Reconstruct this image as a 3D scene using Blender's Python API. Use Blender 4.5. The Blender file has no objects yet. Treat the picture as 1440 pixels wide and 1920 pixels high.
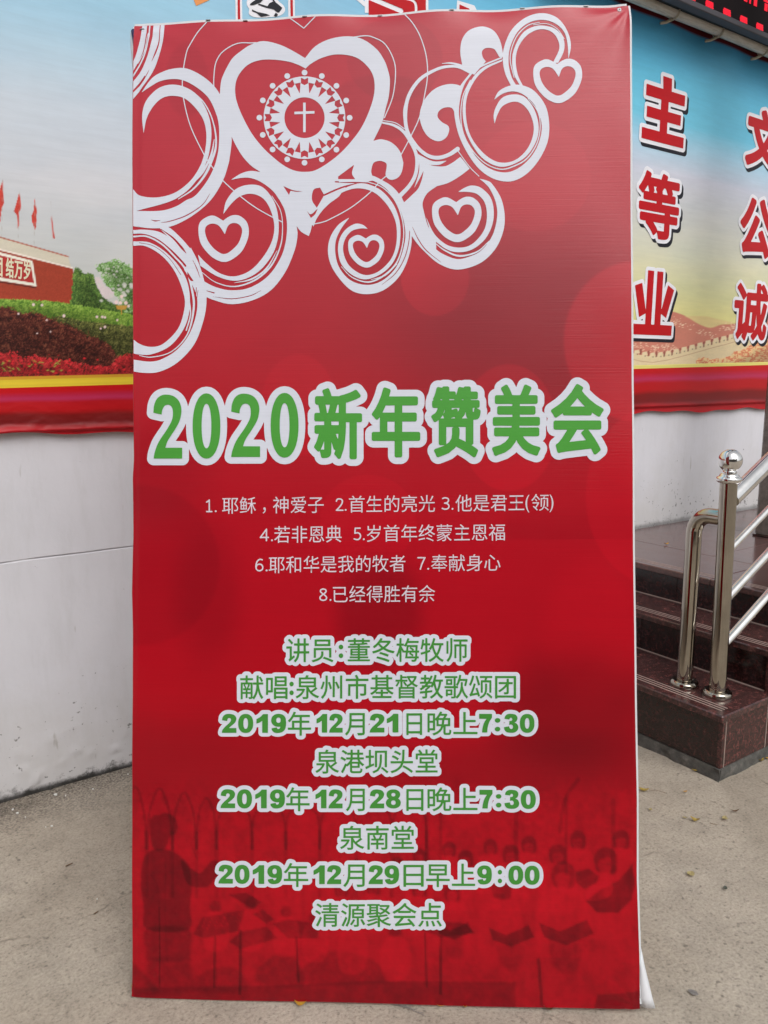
import bpy, math, random
import numpy as np
from mathutils import Vector, Matrix

random.seed(4)
S = bpy.context.scene
COL = S.collection

# ------------------------------------------------------------------ camera, sky, sun, exposure
CAM_Z = 1.2144
cam_data = bpy.data.cameras.new("camera")
cam = bpy.data.objects.new("camera", cam_data)
COL.objects.link(cam)
S.camera = cam
right = Vector((0.99998198, -0.0010301, -0.00591508))
down = Vector((-0.00600411, -0.17156319, -0.98515482))
fwd = Vector((0.0, 0.98517258, -0.17156629))
m = Matrix((right, -down, -fwd)).transposed().to_4x4()
m.translation = Vector((0, 0, CAM_Z))
cam.matrix_world = m
cam_data.sensor_fit = 'VERTICAL'
cam_data.sensor_height = 24.0
cam_data.lens = 24.0 * 1438.49 / 1920.0
cam_data.clip_start = 0.02
cam_data.clip_end = 500.0

SUN_EL, SUN_AZ = 50.0, 155.0          # overcast, brightest from behind the camera and high up
world = bpy.data.worlds.new("World")
S.world = world
world.use_nodes = True
wn, wl = world.node_tree.nodes, world.node_tree.links
wn.clear()
sky = wn.new('ShaderNodeTexSky'); sky.sky_type = 'NISHITA'
sky.sun_disc = False
sky.sun_elevation = math.radians(SUN_EL)
sky.sun_rotation = math.radians(SUN_AZ)
sky.dust_density = 4.0; sky.air_density = 1.0; sky.altitude = 20
hsv = wn.new('ShaderNodeHueSaturation'); hsv.inputs['Saturation'].default_value = 0.16
bg = wn.new('ShaderNodeBackground'); bg.inputs['Strength'].default_value = 0.142
wo = wn.new('ShaderNodeOutputWorld')
wl.new(sky.outputs[0], hsv.inputs['Color']); wl.new(hsv.outputs[0], bg.inputs['Color']); wl.new(bg.outputs[0], wo.inputs[0])

sun_d = bpy.data.lights.new("sun", 'SUN'); sun_d.energy = 0.8; sun_d.angle = math.radians(40)
sun_d.color = (1.0, 0.975, 0.95)
sun = bpy.data.objects.new("sun", sun_d); COL.objects.link(sun)
_az, _el = math.radians(SUN_AZ), math.radians(SUN_EL)
sdir = Vector((math.sin(_az) * math.cos(_el), math.cos(_az) * math.cos(_el), math.sin(_el)))
sun.rotation_euler = (-sdir).to_track_quat('-Z', 'Y').to_euler()

S.view_settings.view_transform = 'Standard'
S.view_settings.look = 'None'
S.view_settings.gamma = 1.0
S.view_settings.use_curve_mapping = False
S.view_settings.exposure = 0.07

# ------------------------------------------------------------------ frames of the place
C0 = np.array([1.01731482, 2.16531023, 0.0])          # outer front corner of the stairs on the ground
UU = np.array([0.8286349, 0.55978943, 0.0])           # along the wall, up the stairs
VV = np.array([0.55978943, -0.8286349, 0.0])          # out of the wall
ZZ = np.array([0, 0, 1.0])
WALL_V = -1.115
FRAME_WALL = Matrix((UU, VV, ZZ)).transposed().to_4x4()   # local x=U, y=V, z=up
FRAME_WALL.translation = Vector(C0)
BO = np.array([-0.50945612, 1.34397986, 0.004])
BA = np.array([0.99887885, -0.04733964, 0.0])
BU = np.array([0.00888426, 0.18746019, 0.98223202])
BN = np.cross(BA, BU)                                  # faces the viewer
FRAME_BANNER = Matrix((BA, BU, BN)).transposed().to_4x4()
FRAME_BANNER.translation = Vector(BO)
# image pixel coordinates, projected through the camera -> metres on the banner / on the mural
HB = np.array([[0.00111498, 0.00000905, -0.29226608], [0.00003478, -0.00108576, 2.01763856], [0.00003358, 0.00001173, 1.0]])
HM = np.array([[0.00179582, 0.00002976, -1.65641752], [-0.00040588, -0.00143401, 2.16769132], [-0.00032762, -0.00008111, 1.0]])
HMI = np.linalg.inv(HM)

def happly(H, xy):
    xy = np.asarray(xy, float)
    w = xy[..., 0] * H[2, 0] + xy[..., 1] * H[2, 1] + H[2, 2]
    x = (xy[..., 0] * H[0, 0] + xy[..., 1] * H[0, 1] + H[0, 2]) / w
    y = (xy[..., 0] * H[1, 0] + xy[..., 1] * H[1, 1] + H[1, 2]) / w
    return np.stack([x, y], -1)

# ------------------------------------------------------------------ helpers: objects
def tag(o, label=None, cat=None, group=None, kind=None):
    if label: o['label'] = label
    if cat: o['category'] = cat
    if group: o['group'] = group
    if kind: o['kind'] = kind
    return o

def empty(name, mat=None, parent=None):
    o = bpy.data.objects.new(name, None); COL.objects.link(o)
    o.empty_display_size = 0.1
    if mat is not None: o.matrix_world = mat
    if parent: o.parent = parent
    return o

def raw_mesh(name, verts, loops, totals):
    me = bpy.data.meshes.new(name)
    verts = np.asarray(verts, np.float32); loops = np.asarray(loops, np.int32); totals = np.asarray(totals, np.int32)
    me.vertices.add(len(verts)); me.vertices.foreach_set('co', verts.ravel())
    me.loops.add(len(loops)); me.loops.foreach_set('vertex_index', loops)
    me.polygons.add(len(totals))
    starts = np.concatenate([[0], np.cumsum(totals)[:-1]]).astype(np.int32)
    me.polygons.foreach_set('loop_start', starts); me.polygons.foreach_set('loop_total', totals)
    me.update(calc_edges=True); me.validate()
    return me

def link(name, me, mat, parent=None, smooth=False, frame=None):
    o = bpy.data.objects.new(name, me); COL.objects.link(o)
    if mat: me.materials.append(mat)
    if smooth: me.polygons.foreach_set('use_smooth', [True] * len(me.polygons))
    if parent: o.parent = parent
    if frame is not None: o.matrix_world = frame
    return o

class MB:
    def __init__(s): s.v = []; s.f = []
    def add(s, vs, fs):
        b = len(s.v); s.v += [tuple(x) for x in vs]; s.f += [tuple(i + b for i in f) for f in fs]
    def box(s, x0, x1, y0, y1, z0, z1, b=0.0):
        if b <= 0:
            s.add([(x, y, z) for z in (z0, z1) for y in (y0, y1) for x in (x0, x1)],
                  [(0, 2, 3, 1), (4, 5, 7, 6), (0, 1, 5, 4), (2, 6, 7, 3), (0, 4, 6, 2), (1, 3, 7, 5)])
            return
        # box with chamfered edges
        vs = []; idx = {}
        for cz, z, dz in ((0, z0, 1), (1, z1, -1)):
            for cy, y, dy in ((0, y0, 1), (1, y1, -1)):
                for cx, x, dx in ((0, x0, 1), (1, x1, -1)):
                    for a in range(3):
                        p = [x + dx * b, y + dy * b, z + dz * b]
                        p[a] = (x, y, z)[a]
                        idx[(cx, cy, cz, a)] = len(vs); vs.append(tuple(p))
        fs = []
        for a in range(3):
            o = [k for k in range(3) if k != a]
            for sd in (0, 1):
                q = []
                for (i, j) in ((0, 0), (1, 0), (1, 1), (0, 1)):
                    c = [0, 0, 0]; c[a] = sd; c[o[0]] = i; c[o[1]] = j
                    q.append(idx[(c[0], c[1], c[2], a)])
                fs.append(tuple(q))
        for a in range(3):           # edges along axis a
            o = [k for k in range(3) if k != a]
            for i in (0, 1):
                for j in (0, 1):
                    c0 = [0, 0, 0]; c0[o[0]] = i; c0[o[1]] = j
                    c1 = list(c0); c1[a] = 1
                    fs.append((idx[tuple(c0) + (o[0],)], idx[tuple(c1) + (o[0],)], idx[tuple(c1) + (o[1],)], idx[tuple(c0) + (o[1],)]))
        for c in [(i, j, k) for i in (0, 1) for j in (0, 1) for k in (0, 1)]:
            fs.append((idx[c + (0,)], idx[c + (1,)], idx[c + (2,)]))
        s.add(vs, fs)
    def tube(s, pts, r, n=24, caps=True):
        pts = [Vector(p) for p in pts]; rs = r if isinstance(r, (list, tuple)) else [r] * len(pts)
        b = len(s.v); up = None
        for i, p in enumerate(pts):
            t = (pts[min(i + 1, len(pts) - 1)] - pts[max(i - 1, 0)]).normalized()
            if up is None:
                up = Vector((0, 0, 1)) if abs(t.z) < .9 else Vector((1, 0, 0))
            up = (up - t * up.dot(t)).normalized(); sd = t.cross(up)
            for k in range(n):
                a = 2 * math.pi * k / n
                s.v.append(tuple(p + (up * math.cos(a) + sd * math.sin(a)) * rs[i]))
        for i in range(len(pts) - 1):
            for k in range(n):
                k2 = (k + 1) % n
                s.f.append((b + i * n + k, b + i * n + k2, b + (i + 1) * n + k2, b + (i + 1) * n + k))
        if caps:
            s.f.append(tuple(b + k for k in range(n))[::-1]); e = b + (len(pts) - 1) * n
            s.f.append(tuple(e + k for k in range(n)))
    def lathe(s, prof, c=(0, 0, 0), n=40):
        b = len(s.v)
        for r, z in prof:
            for k in range(n):
                a = 2 * math.pi * k / n
                s.v.append((c[0] + r * math.cos(a), c[1] + r * math.sin(a), c[2] + z))
        for i in range(len(prof) - 1):
            for k in range(n):
                k2 = (k + 1) % n
                s.f.append((b + i * n + k, b + i * n + k2, b + (i + 1) * n + k2, b + (i + 1) * n + k))
    def build(s, name, mat, parent=None, smooth=False, frame=None, split=None):
        me = bpy.data.meshes.new(name); me.from_pydata(s.v, [], s.f); me.update()
        import bmesh as _b
        bm = _b.new(); bm.from_mesh(me); _b.ops.recalc_face_normals(bm, faces=bm.faces); bm.to_mesh(me); bm.free()
        o = link(name, me, mat, parent, smooth, frame)
        if smooth and split:
            for e in me.edges: pass
            me.set_sharp_from_angle(angle=math.radians(split))
        return o

# ------------------------------------------------------------------ helpers: materials
def lin(c):
    c = np.asarray(c, float) / 255.0
    return np.where(c <= 0.04045, c / 12.92, ((c + 0.055) / 1.055) ** 2.4)

def mat_new(name):
    mt = bpy.data.materials.new(name); mt.use_nodes = True
    nt = mt.node_tree; b = nt.nodes['Principled BSDF']
    return mt, nt.nodes, nt.links, b

def simple(name, col, rough=0.5, metal=0.0, spec=0.5, **kw):
    mt, n, l, b = mat_new(name)
    b.inputs['Base Color'].default_value = (*col, 1); b.inputs['Roughness'].default_value = rough
    b.inputs['Metallic'].default_value = metal; b.inputs['Specular IOR Level'].default_value = spec
    for k, v in kw.items(): b.inputs[k].default_value = v
    return mt

def nnode(n, t, **kw):
    x = n.new(t)
    for k, v in kw.items():
        if k in ('operation', 'blend_type', 'data_type', 'feature', 'noise_dimensions', 'interpolation', 'wave_type', 'bands_direction', 'distance'):
            setattr(x, k, v)
        else: x.inputs[k].default_value = v
    return x

def ramp(n, l, src, stops):
    r = n.new('ShaderNodeValToRGB')
    el = r.color_ramp.elements
    while len(el) > 1: el.remove(el[0])
    el[0].position = stops[0][0]; el[0].color = (*stops[0][1], 1)
    for p, c in stops[1:]:
        e = el.new(p); e.color = (*c, 1)
    l.new(src, r.inputs[0])
    return r.outputs[0]

def g3(v): return (v, v, v)

def vinyl(name, attr=None, col=None, rough=0.38, weave=900.0, spec=0.5, bump=0.25):
    """printed banner cloth: fine horizontal weave ribs, faint mottling, soft sheen"""
    mt, n, l, b = mat_new(name)
    if attr:
        a = n.new('ShaderNodeAttribute'); a.attribute_name = attr; src = a.outputs['Color']
    else:
        a = n.new('ShaderNodeRGB'); a.outputs[0].default_value = (*col, 1); src = a.outputs[0]
    tc = n.new('ShaderNodeTexCoord'); sp = n.new('ShaderNodeSeparateXYZ'); l.new(tc.outputs['Object'], sp.inputs[0])
    mp = n.new('ShaderNodeMapping'); mp.inputs['Scale'].default_value = (5.0, 420.0, 60.0); l.new(tc.outputs['Object'], mp.inputs[0])
    rib = nnode(n, 'ShaderNodeTexNoise', Scale=1.0, Detail=4.0, Roughness=0.7); l.new(mp.outputs[0], rib.inputs['Vector'])
    blot = nnode(n, 'ShaderNodeTexNoise', Scale=5.0, Detail=5.0, Roughness=0.6); l.new(tc.outputs['Object'], blot.inputs['Vector'])
    v1 = nnode(n, 'ShaderNodeMapRange', **{'From Min': .3, 'From Max': .7, 'To Min': .955, 'To Max': 1.04}); l.new(rib.outputs[0], v1.inputs[0])
    v2 = nnode(n, 'ShaderNodeMapRange', **{'From Min': .3, 'From Max': .7, 'To Min': .965, 'To Max': 1.03}); l.new(blot.outputs[0], v2.inputs[0])
    mu = n.new('ShaderNodeMath'); mu.operation = 'MULTIPLY'; l.new(v1.outputs[0], mu.inputs[0]); l.new(v2.outputs[0], mu.inputs[1])
    vm = n.new('ShaderNodeVectorMath'); vm.operation = 'SCALE'; l.new(src, vm.inputs[0]); l.new(mu.outputs[0], vm.inputs['Scale'])
    l.new(vm.outputs[0], b.inputs['Base Color'])
    bp = nnode(n, 'ShaderNodeBump', Strength=bump, Distance=0.0012); l.new(rib.outputs[0], bp.inputs['Height'])
    l.new(bp.outputs[0], b.inputs['Normal'])
    b.inputs['Roughness'].default_value = rough; b.inputs['Specular IOR Level'].default_value = spec
    return mt

# ------------------------------------------------------------------ helpers: value noise on arrays
def vnoise(x, y, seed=0):
    xi = np.floor(x).astype(np.int64); yi = np.floor(y).astype(np.int64)
    fx = x - xi; fy = y - yi; fx = fx * fx * (3 - 2 * fx); fy = fy * fy * (3 - 2 * fy)
    def h(a, b):
        k = (a * 374761393 + b * 668265263 + seed * 974634777) & 0xffffffff
        k = ((k ^ (k >> 13)) * 1274126177) & 0xffffffff
        return ((k ^ (k >> 16)) & 0xffff) / 65535.0
    return (h(xi, yi) * (1 - fx) + h(xi + 1, yi) * fx) * (1 - fy) + (h(xi, yi + 1) * (1 - fx) + h(xi + 1, yi + 1) * fx) * fy

def fbm(x, y, seed=0, o=4):
    r = 0; a = .5; t = 0
    for i in range(o):
        r = r + a * vnoise(x * 2 ** i, y * 2 ** i, seed + i); t += a; a *= .55
    return r / t

def sstep(a, b, x):
    t = np.clip((x - a) / (b - a), 0, 1); return t * t * (3 - 2 * t)

# ------------------------------------------------------------------ helpers: flat print as traced shapes
def smooth_loop(pts, closed=True, sub=5):
    """Catmull-Rom through points; a third value marks a sharp corner"""
    P = [np.array(p[:2], float) for p in pts]; C = [len(p) > 2 for p in pts]; n = len(P)
    runs = []
    if closed and any(C):
        k = C.index(True); P = P[k:] + P[:k]; C = C[k:] + C[:k]
        P.append(P[0]); C.append(True); runs = []; cur = [0]
        for i in range(1, n + 1):
            cur.append(i)
            if C[i]: runs.append(cur); cur = [i]
        out = []
        for r in runs: out += catmull([P[i] for i in r], False, sub)[:-1]
        return np.array(out)
    if closed: return np.array(catmull(P, True, sub))
    cur = [0]
    for i in range(1, n):
        cur.append(i)
        if C[i] or i == n - 1: runs.append(cur); cur = [i]
    out = []
    for r in runs: out += catmull([P[i] for i in r], False, sub)[:-1]
    out.append(P[-1])
    return np.array(out)

def catmull(P, closed, sub):
    n = len(P); out = []
    if n == 2 and not closed: return [P[0], P[1]]
    def g(i): return P[i % n] if closed else (2 * P[0] - P[1] if i < 0 else (2 * P[-1] - P[-2] if i >= n else P[i]))
    for i in range(n if closed else n - 1):
        a, b, c, d = g(i - 1), g(i), g(i + 1), g(i + 2)
        for k in range(sub):
            t = k / sub
            out.append(.5 * (2 * b + (c - a) * t + (2 * a - 5 * b + 4 * c - d) * t * t + (3 * b - a - 3 * c + d) * t ** 3))
    if not closed: out.append(P[-1])
    return out

def sd_poly(X, Y, P):
    """signed distance, positive inside"""
    d = np.full(X.shape, 1e9); ins = np.zeros(X.shape, bool)
    n = len(P)
    for i in range(n):
        x0, y0 = P[i]; x1, y1 = P[(i + 1) % n]
        ex, ey = x1 - x0, y1 - y0; L = ex * ex + ey * ey
        if L < 1e-12: continue
        wx, wy = X - x0, Y - y0
        t = np.clip((wx * ex + wy * ey) / L, 0, 1)
        dd = (wx - ex * t) ** 2 + (wy - ey * t) ** 2
        np.minimum(d, dd, out=d)
        if y0 != y1:
            c = ((y0 <= Y) != (y1 <= Y)) & (X < x0 + (Y - y0) * ex / ey)
            ins ^= c
    d = np.sqrt(d)
    return np.where(ins, d, -d)

class Field:
    def __init__(s, x0, y0, x1, y1, res):
        s.res = res; s.x = np.arange(x0, x1 + res, res); s.y = np.arange(y0, y1 + res, res)
        s.F = np.full((len(s.y), len(s.x)), -50.0)
    def win(s, a, b, c, d):
        i0 = max(0, int((a - s.x[0]) / s.res)); i1 = min(len(s.x), int((c - s.x[0]) / s.res) + 2)
        j0 = max(0, int((b - s.y[0]) / s.res)); j1 = min(len(s.y), int((d - s.y[0]) / s.res) + 2)
        if i0 >= i1 or j0 >= j1: return None
        X, Y = np.meshgrid(s.x[i0:i1], s.y[j0:j1]); return (slice(j0, j1), slice(i0, i1)), X, Y
    def poly(s, pts, sub=5, smooth=True, mode=1, grow=0.0):
        P = smooth_loop(pts, True, sub) if smooth else np.array([p[:2] for p in pts], float)
        m_ = 6 + grow; w = s.win(P[:, 0].min() - m_, P[:, 1].min() - m_, P[:, 0].max() + m_, P[:, 1].max() + m_)
        if w is None: return
        k, X, Y = w; d = sd_poly(X, Y, P) + grow
        s.F[k] = np.maximum(s.F[k], d) if mode > 0 else np.minimum(s.F[k], -d)
    def ring(s, a, b, sub=5):
        """band between two open traced edges a and b"""
        A = smooth_loop(a, False, sub); B = smooth_loop(b, False, sub)
        s.poly(np.concatenate([A, B[::-1]]), smooth=False)
    def stroke(s, pts, r, mode=1, sub=5):
        P = smooth_loop(pts, False, sub); n = len(P)
        R = np.interp(np.linspace(0, 1, n), np.linspace(0, 1, len(r)), r) if isinstance(r, (list, tuple)) else np.full(n, float(r))
        for i in range(n - 1):
            (x0, y0), (x1, y1) = P[i], P[i + 1]; m_ = max(R[i], R[i + 1]) + 3
            w = s.win(min(x0, x1) - m_, min(y0, y1) - m_, max(x0, x1) + m_, max(y0, y1) + m_)
            if w is None: continue
            k, X, Y = w; ex, ey = x1 - x0, y1 - y0; L = ex * ex + ey * ey + 1e-12
            t = np.clip(((X - x0) * ex + (Y - y0) * ey) / L, 0, 1)
            d = (R[i] + (R[i + 1] - R[i]) * t) - np.hypot(X - x0 - ex * t, Y - y0 - ey * t)
            s.F[k] = np.maximum(s.F[k], d) if mode > 0 else np.minimum(s.F[k], -d)
    def disc(s, x, y, rx, ry=None, mode=1):
        ry = ry or rx; m_ = 4; w = s.win(x - rx - m_, y - ry - m_, x + rx + m_, y + ry + m_)
        if w is None: return
        k, X, Y = w; d = (1 - np.hypot((X - x) / rx, (Y - y) / ry)) * min(rx, ry)
        s.F[k] = np.maximum(s.F[k], d) if mode > 0 else np.minimum(s.F[k], -d)
    def glyph_edges(s, E, grow, mode=1):
        """glyph boundary segments (n,4): even-odd inside, distance band, grown by `grow`"""
        if len(E) == 0: return
        m_ = abs(grow) + 4
        w = s.win(E[:, [0, 2]].min() - m_, E[:, [1, 3]].min() - m_, E[:, [0, 2]].max() + m_, E[:, [1, 3]].max() + m_)
        if w is None: return
        k, X, Y = w; d = np.full(X.shape, m_ ** 2 + 0.0); ins = np.zeros(X.shape, bool)
        xs, ys = X[0], Y[:, 0]
        for x0, y0, x1, y1 in E:
            a0 = np.searchsorted(xs, min(x0, x1) - m_); a1 = np.searchsorted(xs, max(x0, x1) + m_)
            b0 = np.searchsorted(ys, min(y0, y1) - m_); b1 = np.searchsorted(ys, max(y0, y1) + m_)
            sx = X[b0:b1, a0:a1] - x0; sy = Y[b0:b1, a0:a1] - y0; ex, ey = x1 - x0, y1 - y0; L = ex * ex + ey * ey
            if L < 1e-12: continue
            t = np.clip((sx * ex + sy * ey) / L, 0, 1)
            v = d[b0:b1, a0:a1]; np.minimum(v, (sx - ex * t) ** 2 + (sy - ey * t) ** 2, out=v)
            if y0 != y1:
                lo, hi = min(y0, y1), max(y0, y1)
                r0 = np.searchsorted(ys, lo, 'left'); r1 = np.searchsorted(ys, hi, 'left')
                for r in range(r0, r1):
                    xc = x0 + (ys[r] - y0) * ex / ey
                    ins[r, :np.searchsorted(xs, xc)] ^= True
        d = np.sqrt(d); sd = np.where(ins, d, -d) + grow
        s.F[k] = np.maximum(s.F[k], sd) if mode > 0 else np.minimum(s.F[k], -sd)

    def mesh(s, name, place, run=12):
        """outline-exact filled mesh of F>0; place(xy)->(n,3)"""
        F = s.F; I = F > 0
        a, b, c, d = I[:-1, :-1], I[:-1, 1:], I[1:, 1:], I[1:, :-1]
        code = a * 1 + b * 2 + c * 4 + d * 8
        V = []; Lp = []; T = []; base = 0
        # full cells: runs along the row
        full = code == 15
        J, Icol = np.nonzero(full)
        if len(J):
            brk = np.ones(len(J), bool)
            brk[1:] = (J[1:] != J[:-1]) | (Icol[1:] != Icol[:-1] + 1) | (Icol[1:] % run == 0)
            st = np.nonzero(brk)[0]; en = np.append(st[1:], len(J)) - 1
            xa, xb, ya, yb = s.x[Icol[st]], s.x[Icol[en] + 1], s.y[J[st]], s.y[J[st] + 1]
            q = np.stack([np.stack([xa, yb], -1), np.stack([xb, yb], -1), np.stack([xb, ya], -1), np.stack([xa, ya], -1)], 1).reshape(-1, 2)
            V.append(q); Lp.append(np.arange(len(q))); T.append(np.full(len(st), 4)); base += len(q)
        for cd in range(1, 15):
            J, Ic = np.nonzero(code == cd)
            if not len(J): continue
            cx = [s.x[Ic], s.x[Ic + 1], s.x[Ic + 1], s.x[Ic]]; cy = [s.y[J], s.y[J], s.y[J + 1], s.y[J + 1]]
            f = [F[J, Ic], F[J, Ic + 1], F[J + 1, Ic + 1], F[J + 1, Ic]]
            bit = [(cd >> k) & 1 for k in range(4)]
            def cross(k):
                k2 = (k + 1) % 4; t = f[k] / (f[k] - f[k2])
                return np.stack([cx[k] + (cx[k2] - cx[k]) * t, cy[k] + (cy[k2] - cy[k]) * t], -1)
            def corner(k): return np.stack([cx[k], cy[k]], -1)
            polys = []
            if cd in (5, 10):
                for k in range(4):
                    if bit[k]: polys.append([cross((k + 3) % 4), corner(k), cross(k)])
            else:
                pl = []
                for k in range(4):
                    if bit[k]: pl.append(corner(k))
                    if bit[k] != bit[(k + 1) % 4]: pl.append(cross(k))
                polys.append(pl)
            for pl in polys:
                q = np.stack(pl[::-1], 1); m_ = q.shape[1]; q = q.reshape(-1, 2)
                V.append(q); Lp.append(np.arange(len(q)) + base); T.append(np.full(len(J), m_)); base += len(q)
        V = np.concatenate(V); Lp = np.concatenate(Lp); T = np.concatenate(T)
        return raw_mesh(name, place(V), Lp, T)

# ------------------------------------------------------------------ helpers: lettering
def text_geo(txt):
    cu = bpy.data.curves.new("lettering_source", 'FONT'); cu.body = txt; cu.size = 1.0; cu.resolution_u = 4
    o = bpy.data.objects.new("lettering_source", cu); COL.objects.link(o)
    dg = bpy.context.evaluated_depsgraph_get(); dg.update()
    me = bpy.data.meshes.new_from_object(o.evaluated_get(dg))
    v = np.empty(len(me.vertices) * 3, np.float32); me.vertices.foreach_get('co', v); v = v.reshape(-1, 3)[:, :2].astype(float)
    polys = [tuple(p.vertices) for p in me.polygons]
    cnt = {}
    for p in polys:
        for i in range(len(p)):
            k = (p[i], p[(i + 1) % len(p)]); kk = (min(k), max(k)); cnt[kk] = cnt.get(kk, 0) + 1
    E = np.array([[*v[a], *v[b]] for (a, b), c in cnt.items() if c == 1])
    bpy.data.objects.remove(o); bpy.data.curves.remove(cu); bpy.data.meshes.remove(me)
    return v, polys, E

SUPER = lambda cx, cy, rx, ry, p=2.3, n=40: [(cx + rx * np.sign(math.cos(a)) * abs(math.cos(a)) ** (2 / p), cy + ry * np.sign(math.sin(a)) * abs(math.sin(a)) ** (2 / p)) for a in np.linspace(0, 2 * math.pi, n + 1)[:-1]]
# heavy numerals drawn in a unit cell (y down): list of (+1 add / -1 cut, outline, smoothed?)
HEAVY = {
 '0': [(1, SUPER(.5, .5, .5, .51), 0), (-1, SUPER(.5, .5, .155, .29), 0)],
 '1': [(1, [(.56, 0, 1), (.98, 0, 1), (.98, 1, 1), (.50, 1, 1), (.50, .36, 1), (.28, .45), (.02, .51, 1), (.02, .27, 1), (.30, .17), (.46, .08)], 1)],
 '2': [(1, [(.36, .37, 1), (.02, .33, 1), (.07, .15), (.24, .02), (.50, -.01), (.80, .04), (.95, .16), (.97, .30), (.90, .44), (.72, .58), (.54, .70), (.50, .745, 1), (.98, .745, 1), (.98, 1, 1), (0, 1, 1), (.05, .85), (.22, .68), (.48, .49), (.60, .37), (.62, .29), (.58, .235), (.49, .21), (.40, .25)], 1)],
 '3': [(1, [(.38, .30, 1), (.04, .26, 1), (.10, .11), (.26, .01), (.50, -.01), (.78, .03), (.92, .15), (.93, .27), (.86, .39), (.74, .46, 1), (.90, .53), (.99, .68), (.95, .86), (.76, .98), (.50, 1.01), (.22, .98), (.06, .87), (.01, .71, 1), (.36, .66, 1), (.41, .77), (.50, .81), (.60, .77), (.63, .68), (.58, .59), (.48, .565), (.37, .585, 1), (.39, .37, 1), (.50, .375), (.57, .33), (.57, .25), (.50, .20), (.42, .23)], 1)],
 '7': [(1, [(.01, 0, 1), (.99, 0, 1), (.99, .21, 1), (.80, .42), (.67, .70), (.63, 1, 1), (.22, 1, 1), (.27, .75), (.38, .49), (.57, .265, 1), (.01, .265, 1)], 1)],
 '8': [(1, SUPER(.5, .265, .46, .275, 2.15), 0), (1, SUPER(.5, .715, .50, .295, 2.15), 0), (-1, SUPER(.5, .275, .135, .095), 0), (-1, SUPER(.5, .70, .155, .12), 0)],
 '9': [(1, SUPER(.49, .335, .49, .345, 2.15), 0), (1, [(.70, .3, 1), (.98, .33, 1), (.995, .52), (.94, .78), (.76, .95), (.46, 1.01), (.20, .98), (.05, .86), (.03, .76, 1), (.38, .71, 1), (.42, .79), (.50, .80), (.58, .75), (.63, .60, 1)], 1), (-1, SUPER(.485, .33, .145, .145), 0)],
}
TALL = dict(HEAVY)
TALL['0'] = [(1, SUPER(.5, .5, .5, .505, 2.15), 0), (-1, SUPER(.5, .5, .175, .345, 2.15), 0)]
TALL['2'] = [(1, [(.29, .31, 1), (0, .28, 1), (.03, .16), (.12, .065), (.27, .01), (.47, -.005), (.70, .02), (.88, .09), (.97, .20), (.96, .32), (.88, .44), (.70, .58), (.50, .72), (.41, .83, 1), (1, .83, 1), (1.0, 1, 1), (0, 1, 1), (.04, .90), (.18, .74), (.46, .55), (.63, .41), (.68, .30), (.65, .20), (.54, .155), (.40, .17), (.31, .24)], 1)]
def digit_loops(tbl, txt, x0, x1, yb, H, slope=0.0):
    """numerals of `txt` side by side between x0 and x1, standing on yb"""
    n = len(txt); gap = .10; w = (x1 - x0) / (n + gap * (n - 1)); out = []
    for i, ch in enumerate(txt):
        a = x0 + i * w * (1 + gap)
        ww = w * .80 if ch == '1' else w; aa = a + (w - ww) * (.5 if 0 < i < n - 1 else (.9 if i == 0 else .1)) if ch == '1' else a
        for sg, L_, sm in tbl[ch]:
            P = smooth_loop(L_, True, 5) if sm else np.array([p[:2] for p in L_])
            X = aa + P[:, 0] * ww; out.append((sg, np.stack([X, yb - H + P[:, 1] * H + slope * (X - x0)], -1)))
    return out

REF = {}
def ref(kind):
    if kind not in REF:
        v, _, _ = text_geo('国' if kind == 'c' else '0'); REF[kind] = (v[:, 1].min(), v[:, 1].max())
    return REF[kind]

def run_map(v, txt, x0, x1, yb, H, slope=0.0, exact=None):
    """fit a run of text: ink from x0 to x1; a full-height character stands on yb and is H tall (image pixels, y down)"""
    kind = 'c' if any(ord(ch) > 0x2E80 for ch in txt) else 'd'
    lo, hi = ref(kind)
    if exact is not None: lo, hi = v[:, 1].min(), v[:, 1].max()
    sx = (x1 - x0) / (v[:, 0].max() - v[:, 0].min()); sy = H / (hi - lo)
    X = x0 + (v[:, 0] - v[:, 0].min()) * sx; Y = yb - (v[:, 1] - lo) * sy + slope * (X - x0)
    return np.stack([X, Y], -1)

def text_edges(txt, *a, **k):
    v, polys, E = text_geo(txt)
    e0 = run_map_pts(E[:, :2], v, txt, *a, **k); e1 = run_map_pts(E[:, 2:], v, txt, *a, **k)
    return np.concatenate([e0, e1], 1)

def run_map_pts(p, v, txt, x0, x1, yb, H, slope=0.0, exact=None):
    kind = 'c' if any(ord(ch) > 0x2E80 for ch in txt) else 'd'
    lo, hi = ref(kind)
    if exact is not None: lo, hi = v[:, 1].min(), v[:, 1].max()
    sx = (x1 - x0) / (v[:, 0].max() - v[:, 0].min()); sy = H / (hi - lo)
    X = x0 + (p[:, 0] - v[:, 0].min()) * sx; Y = yb - (p[:, 1] - lo) * sy + slope * (X - x0)
    return np.stack([X, Y], -1)

def text_mesh(name, runs, place):
    V = []; Lp = []; T = []; b = 0
    for r in runs:
        txt = r[0]; v, polys, E = text_geo(txt)
        q = run_map(v, *r[:1], *r[1:]) if False else run_map(v, txt, *r[1:])
        V.append(q)
        for p in polys:
            Lp += [i + b for i in reversed(p)]; T.append(len(p))
        b += len(q)
    V = np.concatenate(V)
    P = place(V)
    # make all faces look at the viewer
    me = raw_mesh(name, P, Lp, T)
    return me

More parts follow.
